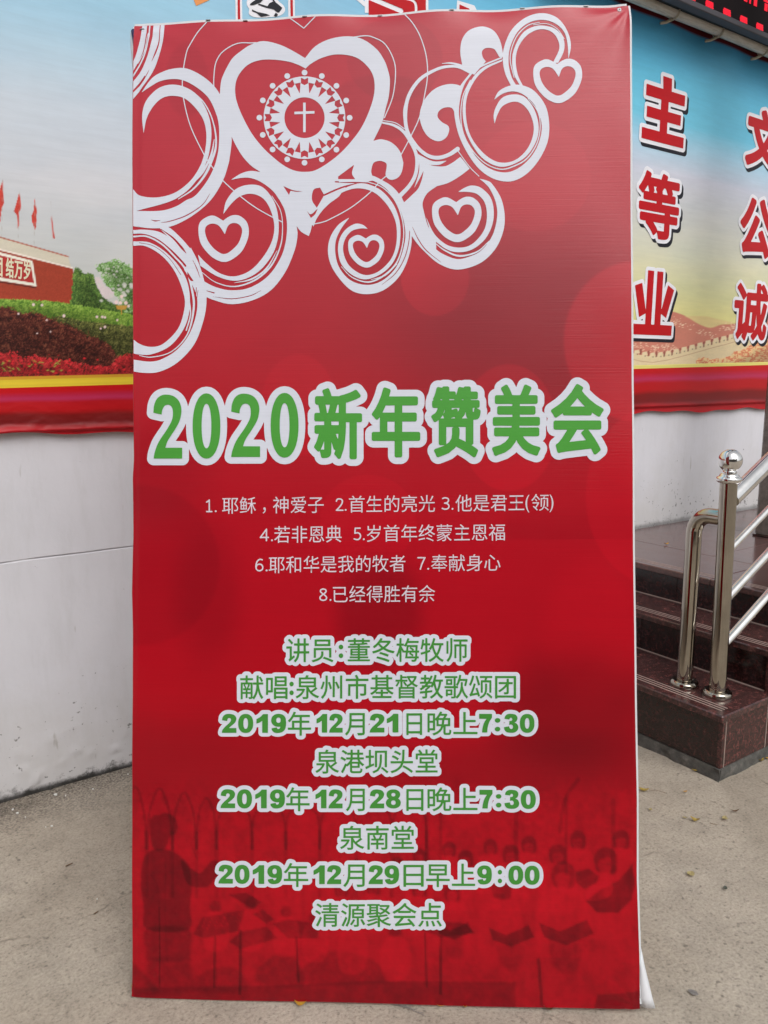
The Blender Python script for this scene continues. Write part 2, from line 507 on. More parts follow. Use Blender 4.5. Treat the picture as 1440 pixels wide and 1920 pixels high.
# ================================================================== THE SETTING
# ---- ground
def ground_material():
    mt, n, l, b = mat_new("worn_concrete")
    tc = n.new('ShaderNodeTexCoord'); O = tc.outputs['Object']
    big = nnode(n, 'ShaderNodeTexNoise', Scale=1.6, Detail=6.0, Roughness=0.6); l.new(O, big.inputs['Vector'])
    mid = nnode(n, 'ShaderNodeTexNoise', Scale=9.0, Detail=8.0, Roughness=0.65); l.new(O, mid.inputs['Vector'])
    fine = nnode(n, 'ShaderNodeTexNoise', Scale=150.0, Detail=3.0, Roughness=0.7); l.new(O, fine.inputs['Vector'])
    grit = nnode(n, 'ShaderNodeTexVoronoi', Scale=260.0); l.new(O, grit.inputs['Vector'])
    c1 = ramp(n, l, big.outputs[0], [(.3, (.315, .265, .208)), (.5, (.392, .338, .272)), (.7, (.445, .39, .322))])
    c2 = ramp(n, l, mid.outputs[0], [(.3, g3(.80)), (.5, g3(.99)), (.72, g3(1.13))])
    c3 = ramp(n, l, fine.outputs[0], [(.26, g3(.50)), (.40, g3(.88)), (.55, g3(1.03)), (.8, g3(1.22))])
    m1 = n.new('ShaderNodeVectorMath'); m1.operation = 'MULTIPLY'; l.new(c1, m1.inputs[0]); l.new(c2, m1.inputs[1])
    m2 = n.new('ShaderNodeVectorMath'); m2.operation = 'MULTIPLY'; l.new(m1.outputs[0], m2.inputs[0]); l.new(c3, m2.inputs[1])
    # small dark pits and specks gathered in patches
    pit = nnode(n, 'ShaderNodeTexNoise', Scale=70.0, Detail=2.0, Roughness=0.5); l.new(O, pit.inputs['Vector'])
    patch = nnode(n, 'ShaderNodeTexNoise', Scale=4.0, Detail=4.0, Roughness=.7); l.new(O, patch.inputs['Vector'])
    pm = n.new('ShaderNodeMath'); pm.operation = 'MULTIPLY_ADD'; l.new(patch.outputs[0], pm.inputs[0]); pm.inputs[1].default_value = .35; l.new(pit.outputs[0], pm.inputs[2])
    pc = ramp(n, l, pm.outputs[0], [(.80, g3(1)), (.86, g3(.80)), (.93, g3(.58))])
    m3 = n.new('ShaderNodeVectorMath'); m3.operation = 'MULTIPLY'; l.new(m2.outputs[0], m3.inputs[0]); l.new(pc, m3.inputs[1])
    # hairline cracks, only here and there
    wr = nnode(n, 'ShaderNodeTexNoise', Scale=7.0, Detail=4.0); l.new(O, wr.inputs['Vector'])
    wv = n.new('ShaderNodeVectorMath'); wv.operation = 'MULTIPLY_ADD'; l.new(wr.outputs[1], wv.inputs[0]); wv.inputs[1].default_value = (.14, .14, 0); l.new(O, wv.inputs[2])
    cr = nnode(n, 'ShaderNodeTexVoronoi', feature='DISTANCE_TO_EDGE', Scale=1.3); l.new(wv.outputs[0], cr.inputs['Vector'])
    cm = ramp(n, l, cr.outputs['Distance'], [(.0, g3(1)), (.0022, g3(1)), (.005, g3(0))])
    ck = ramp(n, l, mid.outputs[0], [(.47, g3(0)), (.6, g3(.55))])
    cmul = n.new('ShaderNodeMath'); cmul.operation = 'MULTIPLY'; l.new(cm, cmul.inputs[0]); l.new(ck, cmul.inputs[1])
    mixc = n.new('ShaderNodeMixRGB'); l.new(cmul.outputs[0], mixc.inputs[0]); l.new(m3.outputs[0], mixc.inputs[1]); mixc.inputs[2].default_value = (.07, .055, .045, 1)
    # grime that has collected along the foot of the wall (distance in the wall's frame)
    sx = n.new('ShaderNodeSeparateXYZ'); l.new(O, sx.inputs[0])
    dst = n.new('ShaderNodeMath'); dst.operation = 'SUBTRACT'; l.new(sx.outputs[1], dst.inputs[0]); dst.inputs[1].default_value = WALL_V
    gn = nnode(n, 'ShaderNodeTexNoise', Scale=14.0, Detail=8.0, Roughness=.75); l.new(O, gn.inputs['Vector'])
    gs = n.new('ShaderNodeMath'); gs.operation = 'MULTIPLY_ADD'; l.new(gn.outputs[0], gs.inputs[0]); gs.inputs[1].default_value = -.34; l.new(dst.outputs[0], gs.inputs[2])
    gm = ramp(n, l, gs.outputs[0], [(.0, g3(.0)), (.001, g3(0))])
    gr = nnode(n, 'ShaderNodeMapRange', **{'From Min': -.15, 'From Max': .05, 'To Min': .95, 'To Max': 0.0}); l.new(gs.outputs[0], gr.inputs[0])
    gp = ramp(n, l, fine.outputs[0], [(.35, g3(1)), (.62, g3(.25))])
    gmul = n.new('ShaderNodeMath'); gmul.operation = 'MULTIPLY'; l.new(gr.outputs[0], gmul.inputs[0]); l.new(gp, gmul.inputs[1])
    mixg = n.new('ShaderNodeMixRGB'); l.new(gmul.outputs[0], mixg.inputs[0]); l.new(mixc.outputs[0], mixg.inputs[1]); mixg.inputs[2].default_value = (.06, .05, .042, 1)
    l.new(mixg.outputs[0], b.inputs['Base Color'])
    b.inputs['Roughness'].default_value = .85; b.inputs['Specular IOR Level'].default_value = .25
    hs = n.new('ShaderNodeMath'); hs.operation = 'MULTIPLY_ADD'; l.new(mid.outputs[0], hs.inputs[0]); hs.inputs[1].default_value = 2.0; l.new(fine.outputs[0], hs.inputs[2])
    bp = nnode(n, 'ShaderNodeBump', Strength=.7, Distance=.004); l.new(hs.outputs[0], bp.inputs['Height']); l.new(bp.outputs[0], b.inputs['Normal'])
    return mt

def ground():
    # one sheet to the horizon, finer near the camera with slight undulation (local frame of the wall)
    ax = np.concatenate([[-300, -60, -20, -8], np.arange(-4, 3.01, .1), [6, 20, 60, 300]])
    ay = np.concatenate([[-300, -60, -20, -8], np.arange(-2, 3.01, .1), [6, 20, 60, 300]])
    X, Y = np.meshgrid(ax, ay)
    Z = (fbm(X * 1.3 + 9, Y * 1.3 + 3, 5) - .5) * .006 * (np.hypot(X, Y) < 6)
    Z = Z - .002
    v = np.stack([X, Y, Z], -1).reshape(-1, 3); nx, ny = len(ax), len(ay)
    i, j = np.meshgrid(np.arange(nx - 1), np.arange(ny - 1)); k = (j * nx + i).ravel()
    L = np.stack([k, k + 1, k + nx + 1, k + nx], -1).ravel()
    o = link("ground", raw_mesh("ground", v, L, np.full(len(k), 4)), ground_material(), None, True, FRAME_WALL)
    tag(o, "worn beige concrete yard with dark pits and hairline cracks", kind='structure')
ground()

# ---- wall
def wall_material():
    mt, n, l, b = mat_new("white_wall_paint")
    tc = n.new('ShaderNodeTexCoord'); O = tc.outputs['Object']
    big = nnode(n, 'ShaderNodeTexNoise', Scale=1.4, Detail=5.0, Roughness=.55); l.new(O, big.inputs['Vector'])
    mp = n.new('ShaderNodeMapping'); mp.inputs['Scale'].default_value = (9.0, 9.0, 2.0); l.new(O, mp.inputs[0])
    st = nnode(n, 'ShaderNodeTexNoise', Scale=1.5, Detail=8.0, Roughness=.7); l.new(mp.outputs[0], st.inputs['Vector'])
    c1 = ramp(n, l, big.outputs[0], [(.3, (.66, .66, .70)), (.55, (.735, .735, .78)), (.75, (.78, .775, .81))])
    c2 = ramp(n, l, st.outputs[0], [(.3, (.93, .93, .92)), (.5, (1, 1, 1)), (.75, (1.03, 1.03, 1.03))])
    m1 = n.new('ShaderNodeVectorMath'); m1.operation = 'MULTIPLY'; l.new(c1, m1.inputs[0]); l.new(c2, m1.inputs[1])
    sx = n.new('ShaderNodeSeparateXYZ'); l.new(O, sx.inputs[0])
    # height above whatever meets the wall: the yard (left) or the landing (right)
    isr = nnode(n, 'ShaderNodeMapRange', **{'From Min': .3, 'From Max': .34, 'To Min': 0.0, 'To Max': .49}); l.new(sx.outputs[0], isr.inputs[0])
    hgt = n.new('ShaderNodeMath'); hgt.operation = 'SUBTRACT'; l.new(sx.outputs[2], hgt.inputs[0]); l.new(isr.outputs[0], hgt.inputs[1])
    # dirty yellowish band
    n2 = nnode(n, 'ShaderNodeTexNoise', Scale=5.0, Detail=6.0, Roughness=.7); l.new(O, n2.inputs['Vector'])
    a1 = n.new('ShaderNodeMath'); a1.operation = 'MULTIPLY_ADD'; l.new(n2.outputs[0], a1.inputs[0]); a1.inputs[1].default_value = -.5; l.new(hgt.outputs[0], a1.inputs[2])
    r1 = nnode(n, 'ShaderNodeMapRange', **{'From Min': -.22, 'From Max': .12, 'To Min': .5, 'To Max': 0.0}); l.new(a1.outputs[0], r1.inputs[0])
    mx1 = n.new('ShaderNodeMixRGB'); l.new(r1.outputs[0], mx1.inputs[0]); l.new(m1.outputs[0], mx1.inputs[1]); mx1.inputs[2].default_value = (.54, .52, .48, 1)
    # black mould at the very foot
    n3 = nnode(n, 'ShaderNodeTexNoise', Scale=16.0, Detail=9.0, Roughness=.8); l.new(O, n3.inputs['Vector'])
    a2 = n.new('ShaderNodeMath'); a2.operation = 'MULTIPLY_ADD'; l.new(n3.outputs[0], a2.inputs[0]); a2.inputs[1].default_value = -.20; l.new(hgt.outputs[0], a2.inputs[2])
    r2 = nnode(n, 'ShaderNodeMapRange', **{'From Min': -.103, 'From Max': -.070, 'To Min': .93, 'To Max': 0.0}); l.new(a2.outputs[0], r2.inputs[0])
    lf0 = nnode(n, 'ShaderNodeMapRange', **{'From Min': .3, 'From Max': .34, 'To Min': 1.0, 'To Max': .30}); l.new(sx.outputs[0], lf0.inputs[0])
    r2m = n.new('ShaderNodeMath'); r2m.operation = 'MULTIPLY'; l.new(r2.outputs[0], r2m.inputs[0]); l.new(lf0.outputs[0], r2m.inputs[1])
    mx2 = n.new('ShaderNodeMixRGB'); l.new(r2m.outputs[0], mx2.inputs[0]); l.new(mx1.outputs[0], mx2.inputs[1]); mx2.inputs[2].default_value = (.035, .033, .03, 1)
    # mould specks, thicker low down
    sp = nnode(n, 'ShaderNodeTexNoise', Scale=58.0, Detail=3.0, Roughness=.6); l.new(O, sp.inputs['Vector'])
    dens = nnode(n, 'ShaderNodeMapRange', **{'From Min': 0.0, 'From Max': .42, 'To Min': .135, 'To Max': -.02}); l.new(hgt.outputs[0], dens.inputs[0])
    cl = nnode(n, 'ShaderNodeTexNoise', Scale=8.0, Detail=3.0); l.new(O, cl.inputs['Vector'])
    a3 = n.new('ShaderNodeMath'); a3.operation = 'ADD'; l.new(sp.outputs[0], a3.inputs[0]); l.new(dens.outputs[0], a3.inputs[1])
    a4 = n.new('ShaderNodeMath'); a4.operation = 'MULTIPLY_ADD'; l.new(cl.outputs[0], a4.inputs[0]); a4.inputs[1].default_value = .25; l.new(a3.outputs[0], a4.inputs[2])
    r3 = nnode(n, 'ShaderNodeMapRange', **{'From Min': .87, 'From Max': .93, 'To Min': 0.0, 'To Max': .75}); l.new(a4.outputs[0], r3.inputs[0])
    mx3 = n.new('ShaderNodeMixRGB'); l.new(r3.outputs[0], mx3.inputs[0]); l.new(mx2.outputs[0], mx3.inputs[1]); mx3.inputs[2].default_value = (.1, .095, .085, 1)
    # continuous black line right where the paint meets the concrete, uneven in height
    ln = n.new('ShaderNodeMath'); ln.operation = 'MULTIPLY_ADD'; l.new(n2.outputs[0], ln.inputs[0]); ln.inputs[1].default_value = -.030; l.new(hgt.outputs[0], ln.inputs[2])
    rl = nnode(n, 'ShaderNodeMapRange', **{'From Min': -.010, 'From Max': .004, 'To Min': .9, 'To Max': 0.0}); l.new(ln.outputs[0], rl.inputs[0])
    lf = nnode(n, 'ShaderNodeMapRange', **{'From Min': .3, 'From Max': .34, 'To Min': 1.0, 'To Max': .45}); l.new(sx.outputs[0], lf.inputs[0])
    rlm = n.new('ShaderNodeMath'); rlm.operation = 'MULTIPLY'; l.new(rl.outputs[0], rlm.inputs[0]); l.new(lf.outputs[0], rlm.inputs[1])
    mx4 = n.new('ShaderNodeMixRGB'); l.new(rlm.outputs[0], mx4.inputs[0]); l.new(mx3.outputs[0], mx4.inputs[1]); mx4.inputs[2].default_value = (.03, .028, .025, 1)
    # long faint scuffs
    mq = n.new('ShaderNodeMapping'); mq.inputs['Scale'].default_value = (26, 26, 5); mq.inputs['Rotation'].default_value = (0, .25, 0); l.new(O, mq.inputs[0])
    sc_ = nnode(n, 'ShaderNodeTexNoise', Scale=1.6, Detail=2.0, Roughness=.5); l.new(mq.outputs[0], sc_.inputs['Vector'])
    rs = nnode(n, 'ShaderNodeMapRange', **{'From Min': .735, 'From Max': .80, 'To Min': 0.0, 'To Max': .45}); l.new(sc_.outputs[0], rs.inputs[0])
    mx5 = n.new('ShaderNodeMixRGB'); l.new(rs.outputs[0], mx5.inputs[0]); l.new(mx4.outputs[0], mx5.inputs[1]); mx5.inputs[2].default_value = (.3, .28, .23, 1)
    l.new(mx5.outputs[0], b.inputs['Base Color'])
    b.inputs['Roughness'].default_value = .55; b.inputs['Specular IOR Level'].default_value = .35
    hb = nnode(n, 'ShaderNodeTexNoise', Scale=30.0, Detail=6.0, Roughness=.6); l.new(O, hb.inputs['Vector'])
    bp = nnode(n, 'ShaderNodeBump', Strength=.22, Distance=.004); l.new(hb.outputs[0], bp.inputs['Height']); l.new(bp.outputs[0], b.inputs['Normal'])
    return mt

def wall():
    us = np.concatenate([[-9, -6, -4, -3], np.arange(-2.2, -1.2, .012), np.arange(-1.2, 3, .06), [3.5, 5, 8, 12]])
    gz = .7105
    zs = np.concatenate([[-.1], np.arange(0, .5, .012), np.arange(.5, .70, .02), [gz - .005, gz - .0036, gz - .003, gz - .0005, gz + .0005, gz + .002, gz + .0026, gz + .004], np.arange(.73, 1.2, .03), [1.5, 2, 2.5, 3, 3.6, 4.6]])
    X, Z = np.meshgrid(us, zs)
    Y = WALL_V + (fbm(X * 1.1, Z * 1.1, 3) - .5) * .008 + (fbm(X * 14, Z * 14, 8) - .5) * .0012
    # chipped lumps near the foot
    Y += .010 * np.maximum(0, fbm(X * 26, Z * 40, 12, 3) - .62) * 4 * sstep(.25, .02, Z)
    # drifting construction joint, fading out behind the stairs
    wob = (vnoise(X * 9, X * 0, 4) - .5) * .0022
    inj = (np.abs(Z - gz) < .0023).astype(float) * sstep(.4, .1, X)
    Zw = Z + wob * (np.abs(Z - gz) < .3) * (1 - np.abs(Z - gz) / .3)
    Y -= inj * .006 * sstep(.15, .3, vnoise(X * 7, X * 0 + 3, 9))
    Y += .0006 * sstep(gz, gz - .004, Z) * sstep(.4, .1, X) * sstep(-.2, .5, Z)
    v = np.stack([X, Y, Zw], -1).reshape(-1, 3); nx, nz = len(us), len(zs)
    i, j = np.meshgrid(np.arange(nx - 1), np.arange(nz - 1)); k = (j * nx + i).ravel()
    L = np.stack([k, k + 1, k + nx + 1, k + nx], -1)
    nb = len(v); x0, x1, z0, z1 = us[0], us[-1], zs[0], zs[-1]; yb = WALL_V - .24
    v = np.concatenate([v, [(x0, yb, z0), (x1, yb, z0), (x1, yb, z1), (x0, yb, z1)]])
    Lp = list(L.ravel()); T = [4] * len(k)
    Lp += [nb + 1, nb, nb + 3, nb + 2]; T.append(4)
    top = [(nz - 1) * nx + q for q in range(nx)]; Lp += top + [nb + 2, nb + 3]; T.append(nx + 2)
    lft = [q * nx for q in range(nz)]; Lp += lft + [nb + 3, nb]; T.append(nz + 2)
    rgt = [q * nx + nx - 1 for q in range(nz)][::-1]; Lp += rgt + [nb + 1, nb + 2]; T.append(nz + 2)
    me = raw_mesh("plaster_wall", v, Lp, T)
    o = link("plaster_wall", me, wall_material(), None, False, FRAME_WALL)
    tag(o, "long white painted plaster wall, mouldy at its foot, behind the red banner", "wall")
wall()

# ---- stairs
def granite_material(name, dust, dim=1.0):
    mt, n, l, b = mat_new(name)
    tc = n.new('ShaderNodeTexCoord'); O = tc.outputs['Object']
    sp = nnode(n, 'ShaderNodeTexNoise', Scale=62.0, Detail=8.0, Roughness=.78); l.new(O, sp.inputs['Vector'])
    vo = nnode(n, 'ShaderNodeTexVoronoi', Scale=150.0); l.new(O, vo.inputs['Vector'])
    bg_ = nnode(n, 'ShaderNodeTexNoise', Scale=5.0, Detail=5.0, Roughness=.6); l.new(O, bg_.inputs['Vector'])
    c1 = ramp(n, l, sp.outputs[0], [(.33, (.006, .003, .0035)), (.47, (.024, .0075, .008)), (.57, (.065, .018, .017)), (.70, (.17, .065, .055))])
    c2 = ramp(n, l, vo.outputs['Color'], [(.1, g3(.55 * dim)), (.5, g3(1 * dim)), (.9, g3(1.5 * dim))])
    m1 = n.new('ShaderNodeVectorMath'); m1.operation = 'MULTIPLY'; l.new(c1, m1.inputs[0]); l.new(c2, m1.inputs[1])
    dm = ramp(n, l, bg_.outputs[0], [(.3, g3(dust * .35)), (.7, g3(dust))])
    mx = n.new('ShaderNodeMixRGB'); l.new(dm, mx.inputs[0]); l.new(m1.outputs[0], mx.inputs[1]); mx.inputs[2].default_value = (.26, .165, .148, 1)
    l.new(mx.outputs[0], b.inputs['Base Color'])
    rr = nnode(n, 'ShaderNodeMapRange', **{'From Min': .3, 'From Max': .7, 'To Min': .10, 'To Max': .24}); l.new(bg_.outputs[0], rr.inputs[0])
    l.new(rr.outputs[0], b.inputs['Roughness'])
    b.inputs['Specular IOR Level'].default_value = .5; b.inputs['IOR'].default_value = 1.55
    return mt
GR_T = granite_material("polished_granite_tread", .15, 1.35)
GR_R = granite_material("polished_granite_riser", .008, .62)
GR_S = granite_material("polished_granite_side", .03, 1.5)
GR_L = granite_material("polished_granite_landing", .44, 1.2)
GROOVE = simple("rough_groove", (.42, .33, .29), .8)
def cement_material():
    mt, n, l, b = mat_new("grey_mortar")
    tc = n.new('ShaderNodeTexCoord'); a = nnode(n, 'ShaderNodeTexNoise', Scale=30.0, Detail=7.0, Roughness=.7); l.new(tc.outputs['Object'], a.inputs['Vector'])
    l.new(ramp(n, l, a.outputs[0], [(.3, (.04, .04, .036)), (.55, (.105, .1, .09)), (.75, (.22, .2, .175))]), b.inputs['Base Color'])
    b.inputs['Roughness'].default_value = .9
    bp = nnode(n, 'ShaderNodeBump', Strength=.6, Distance=.004); l.new(a.outputs[0], bp.inputs['Height']); l.new(bp.outputs[0], b.inputs['Normal'])
    return mt
CEM = cement_material()

def stairs():
    root = empty("granite_stairs", FRAME_WALL)
    tag(root, "dark red polished granite steps with grooved treads, rising along the wall to a landing", "stairs")
    Z = [.218, .364, .490]; Ub = [0.0, .2575, .457]; END = 4.2; vw = WALL_V + .012
    th = .024; ov = .026
    # treads: slabs along the width, each with three rough anti-slip grooves
    for k in range(3):
        u0 = Ub[k] - ov; u1 = (Ub[k + 1] + .004) if k < 2 else None
        z1 = Z[k]; z0 = z1 - th
        cuts = [vw, -.56, .014] if k != 1 else [vw, -.82, .014]
        if k == 2: cuts = [vw, -.35, .014]
        for a in range(len(cuts) - 1):
            va, vb = cuts[a] + (.0006 if a else 0), cuts[a + 1] - .0006
            if k < 2:
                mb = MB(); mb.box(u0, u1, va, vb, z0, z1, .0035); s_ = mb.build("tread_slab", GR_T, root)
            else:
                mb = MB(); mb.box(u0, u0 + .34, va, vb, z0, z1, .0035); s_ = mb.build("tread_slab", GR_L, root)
            for q in range(3):
                g0 = u0 + (.032 if k else .034) + q * .0145
                e1 = vb - (.026 if a == len(cuts) - 2 else .0)
                mb = MB(); mb.box(g0, g0 + .0034, va, e1, z1 - .0005, z1 + .0006); mb.build("groove", GROOVE, s_)
    # landing slabs beyond the nosing
    us = [.457 - ov + .34, 1.35, 1.95, 2.55, 3.15, END]; vs = [vw, -.56, .014]
    for i in range(len(us) - 1):
        for j in range(2):
            mb = MB(); mb.box(us[i] + .0006, us[i + 1] - .0006, vs[j] + .0006, vs[j + 1] - .0006, Z[2] - th, Z[2], .0012)
            mb.build("landing_slab", GR_L, root)
    # risers
    zb = [.036, Z[0], Z[1]]
    for k in range(3):
        z0 = zb[k] + .0015; z1 = Z[k] - th - .0008
        cuts = [vw, -.60, -.012] if k == 0 else [vw, -.5, -.012]
        for a in range(2):
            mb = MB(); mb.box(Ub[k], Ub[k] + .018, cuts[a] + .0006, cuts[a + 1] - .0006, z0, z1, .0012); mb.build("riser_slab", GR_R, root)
        if k: 
            mb = MB(); mb.box(Ub[k] - .0045, Ub[k] + .001, vw, -.014, Z[k - 1] + .0002, Z[k - 1] + .0028); mb.build("grout_line", GROOVE, root)
    # side panels
    def side(u0, u1, z0, z1): 
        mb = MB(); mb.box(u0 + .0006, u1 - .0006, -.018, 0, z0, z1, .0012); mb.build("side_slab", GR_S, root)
    side(.0, .017, .036, Z[0] - th - .0008)
    side(.019, .245, .036, Z[0] - th - .0008)
    mb = MB(); mb.box(.017, .0196, -.012, .0008, .037, Z[0] - th - .001); mb.build("grout_line", GROOVE, root)
    side(.247, .457, .036, Z[1] - th - .0008)
    mb = MB(); mb.box(.2448, .2474, -.012, .0008, .037, Z[0] - th - .001); mb.build("grout_line", GROOVE, root)
    for a, b_ in ((.459, 1.05), (1.052, 1.65), (1.652, 2.25), (2.252, 2.85), (2.852, END)): side(a, b_, .036, Z[2] - th - .0008)
    # core and mortar bed
    mb = MB(); mb.box(.019, END, vw, -.0185, .0, Z[0] - th - .001); mb.box(.2760, END, vw, -.0185, Z[0] - th, Z[1] - th - .001)
    mb.box(.4760, END, vw, -.0185, Z[1] - th, Z[2] - th - .001); mb.build("rough_core", CEM, root)
    mb = MB(); n = 60; vs_ = []
    rnd = random.Random(3)
    def strip(p0, p1, nrm):
        L = (Vector(p1) - Vector(p0)).length; m_ = max(8, int(L / .03)); prof = []
        for i in range(m_ + 1):
            p = Vector(p0).lerp(Vector(p1), i / m_); o_ = rnd.uniform(.002, .007); h_ = .036 + rnd.uniform(-.003, .001)
            f_ = rnd.uniform(.003, .012)
            prof.append([(p.x - nrm[0] * .02, p.y - nrm[1] * .02, .0355), (p.x + nrm[0] * o_ * .3, p.y + nrm[1] * o_ * .3, h_), (p.x + nrm[0] * o_, p.y + nrm[1] * o_, h_ - .014), (p.x + nrm[0] * f_, p.y + nrm[1] * f_, -.006)])
        vs = [q for r in prof for q in r]; fs = []
        for i in range(m_):
            for k in range(3): fs.append((i * 4 + k, i * 4 + k + 1, (i + 1) * 4 + k + 1, (i + 1) * 4 + k))
        mb.add(vs, fs)
    strip((0, vw, 0), (0, .006, 0), (-1, 0)); strip((-.006, 0, 0), (END, 0, 0), (0, 1))
    mb.build("mortar_bed", CEM, root)
stairs()

# ---- pillar on the landing
def pillar():
    mt, n, l, b = mat_new("polished_brown_stone")
    tc = n.new('ShaderNodeTexCoord'); a = nnode(n, 'ShaderNodeTexNoise', Scale=45.0, Detail=8.0, Roughness=.75); l.new(tc.outputs['Object'], a.inputs['Vector'])
    l.new(ramp(n, l, a.outputs[0], [(.3, (.09, .078, .07)), (.5, (.15, .128, .112)), (.7, (.23, .19, .165))]), b.inputs['Base Color'])
    b.inputs['Roughness'].default_value = .18
    root = empty("square_pillar", FRAME_WALL)
    tag(root, "square grey brown polished stone pillar standing on the landing at the right edge", "pillar")
    u0, v0, w = 1.30, -.695, .17
    mb = MB(); mb.box(u0, u0 + w, v0, v0 + w, .4905, 3.6, .012); mb.build("shaft", mt, root)
    mb = MB(); mb.box(u0 - .006, u0 + w + .006, v0 - .004, v0 + w + .006, .4903, .4985, .002); mb.build("base_trim", GR_R, root)
pillar()

# ---- railing
def brushed(name, col, rough):
    mt, n, l, b = mat_new(name)
    tc = n.new('ShaderNodeTexCoord'); mp = n.new('ShaderNodeMapping'); mp.inputs['Scale'].default_value = (40, 40, 3); l.new(tc.outputs['Object'], mp.inputs[0])
    a = nnode(n, 'ShaderNodeTexNoise', Scale=3.0, Detail=5.0, Roughness=.7); l.new(mp.outputs[0], a.inputs['Vector'])
    r = nnode(n, 'ShaderNodeMapRange', **{'From Min': .3, 'From Max': .75, 'To Min': rough * .6, 'To Max': rough * 1.7}); l.new(a.outputs[0], r.inputs[0]); l.new(r.outputs[0], b.inputs['Roughness'])
    d = nnode(n, 'ShaderNodeTexNoise', Scale=9.0, Detail=6.0, Roughness=.7); l.new(tc.outputs['Object'], d.inputs['Vector'])
    l.new(ramp(n, l, d.outputs[0], [(.35, tuple(c * .82 for c in col)), (.6, col)]), b.inputs['Base Color'])
    b.inputs['Metallic'].default_value = 1.0
    return mt
STEEL = brushed("stainless_steel", (.47, .43, .365), .055)
STEEL_B = brushed("skylit_stainless_steel", (.93, .92, .90), .045)  # paler copy of the steel, bright sky reflection put into its colour

def railing():
    root = empty("stair_railing", FRAME_WALL)
    tag(root, "stainless steel stair railing with ball topped post, hooked side post and sloping bars", "railing")
    bx, by, bz = .106, -.090, .2185
    tilt = Vector((-.021, 0, .683))
    top = Vector((bx, by, bz)) + tilt
    mb = MB(); mb.tube([(bx, by, bz), tuple(top)], .0254, 36); mb.build("post", STEEL, root, True, split=40)
    def flange(c, r):
        mb = MB(); mb.lathe([(r, 0), (r + .001, .003), (r, .011), (r - .004, .0165), (r * .62, .0175), (r * .60, .016)], c, 40); mb.build("flange", STEEL, root, True)
    flange((bx, by, bz), .0435); flange((.093, -.200, bz), .0445)
    # collar and ball
    t = top
    mb = MB(); mb.lathe([(.0254, -.003), (.030, -.002), (.0355, .003), (.0375, .0085), (.0355, .014), (.030, .017), (.0280, .0185), (.0280, .021), (.024, .0245), (.0205, .0265), (.0205, .032), (.019, .035)], tuple(t), 48)
    mb.build("collar", STEEL_B, root, True, split=60)
    mb = MB(); R_ = .0345; prof = [(R_ * math.sin(a), .064 - R_ * math.cos(a)) for a in np.linspace(.02, math.pi - .0005, 30)]
    mb.lathe(prof, tuple(t), 48); mb.build("ball_finial", STEEL_B, root, True)
    # hooked side post: up, then bends over into the main post
    px, py = .093, -.200; zt = .788; rb = .055
    pts = [(px, py, bz), (px, py, .5), (px, py, zt - rb)]
    for a in np.linspace(0, math.pi / 2, 12)[1:]:
        pts.append((px + .002, py + rb * (1 - math.cos(a)), zt - rb + rb * math.sin(a)))
    pts.append((px + .004, by - .01, zt))
    mb = MB(); mb.tube(pts, .0243, 32); mb.build("hooked_post", STEEL, root, True, split=40)
    # sloping bars
    sl = .525
    def bar(name, z_at, r, m_, u_end=.66):
        u_s = .098 if r < .02 else .104; a = (u_s, by, z_at - (.153 - u_s) * sl); b_ = (u_end, by, z_at + (u_end - .153) * sl)
        mb = MB(); mb.tube([a, b_], r, 28); mb.build(name, m_, root, True, split=40)
    bar("handrail", .872, .0255, STEEL_B)
    bar("lower_bar", .708, .0108, STEEL_B); bar("lower_bar", .551, .0132, STEEL_B); bar("lower_bar", .397, .0145, STEEL_B)
    # upper post on the landing
    mb = MB(); mb.tube([(.66, by, .4905), (.66, by, 1.15)], .0268, 32); mb.build("post", STEEL, root, True, split=40)
    flange((.66, by, .4905), .0435)
    return root
railing()

# ================================================================== THE MURAL ON THE WALL
MUR_V = -1.095
def lerp_stops(x, stops):
    xs = [s[0] for s in stops]; cs = np.array([lin(s[1]) for s in stops])
    return np.stack([np.interp(x, xs, cs[:, k]) for k in range(3)], -1)

def z_edge(u): return 1.198 + (u + 1.56) * .0213          # lower end of the picture
def z_foot(u): return 1.064 - (u + 1.56) * .0062 - .004 * np.sin(u * 23) - .005 * np.sin(u * 9 + 1)

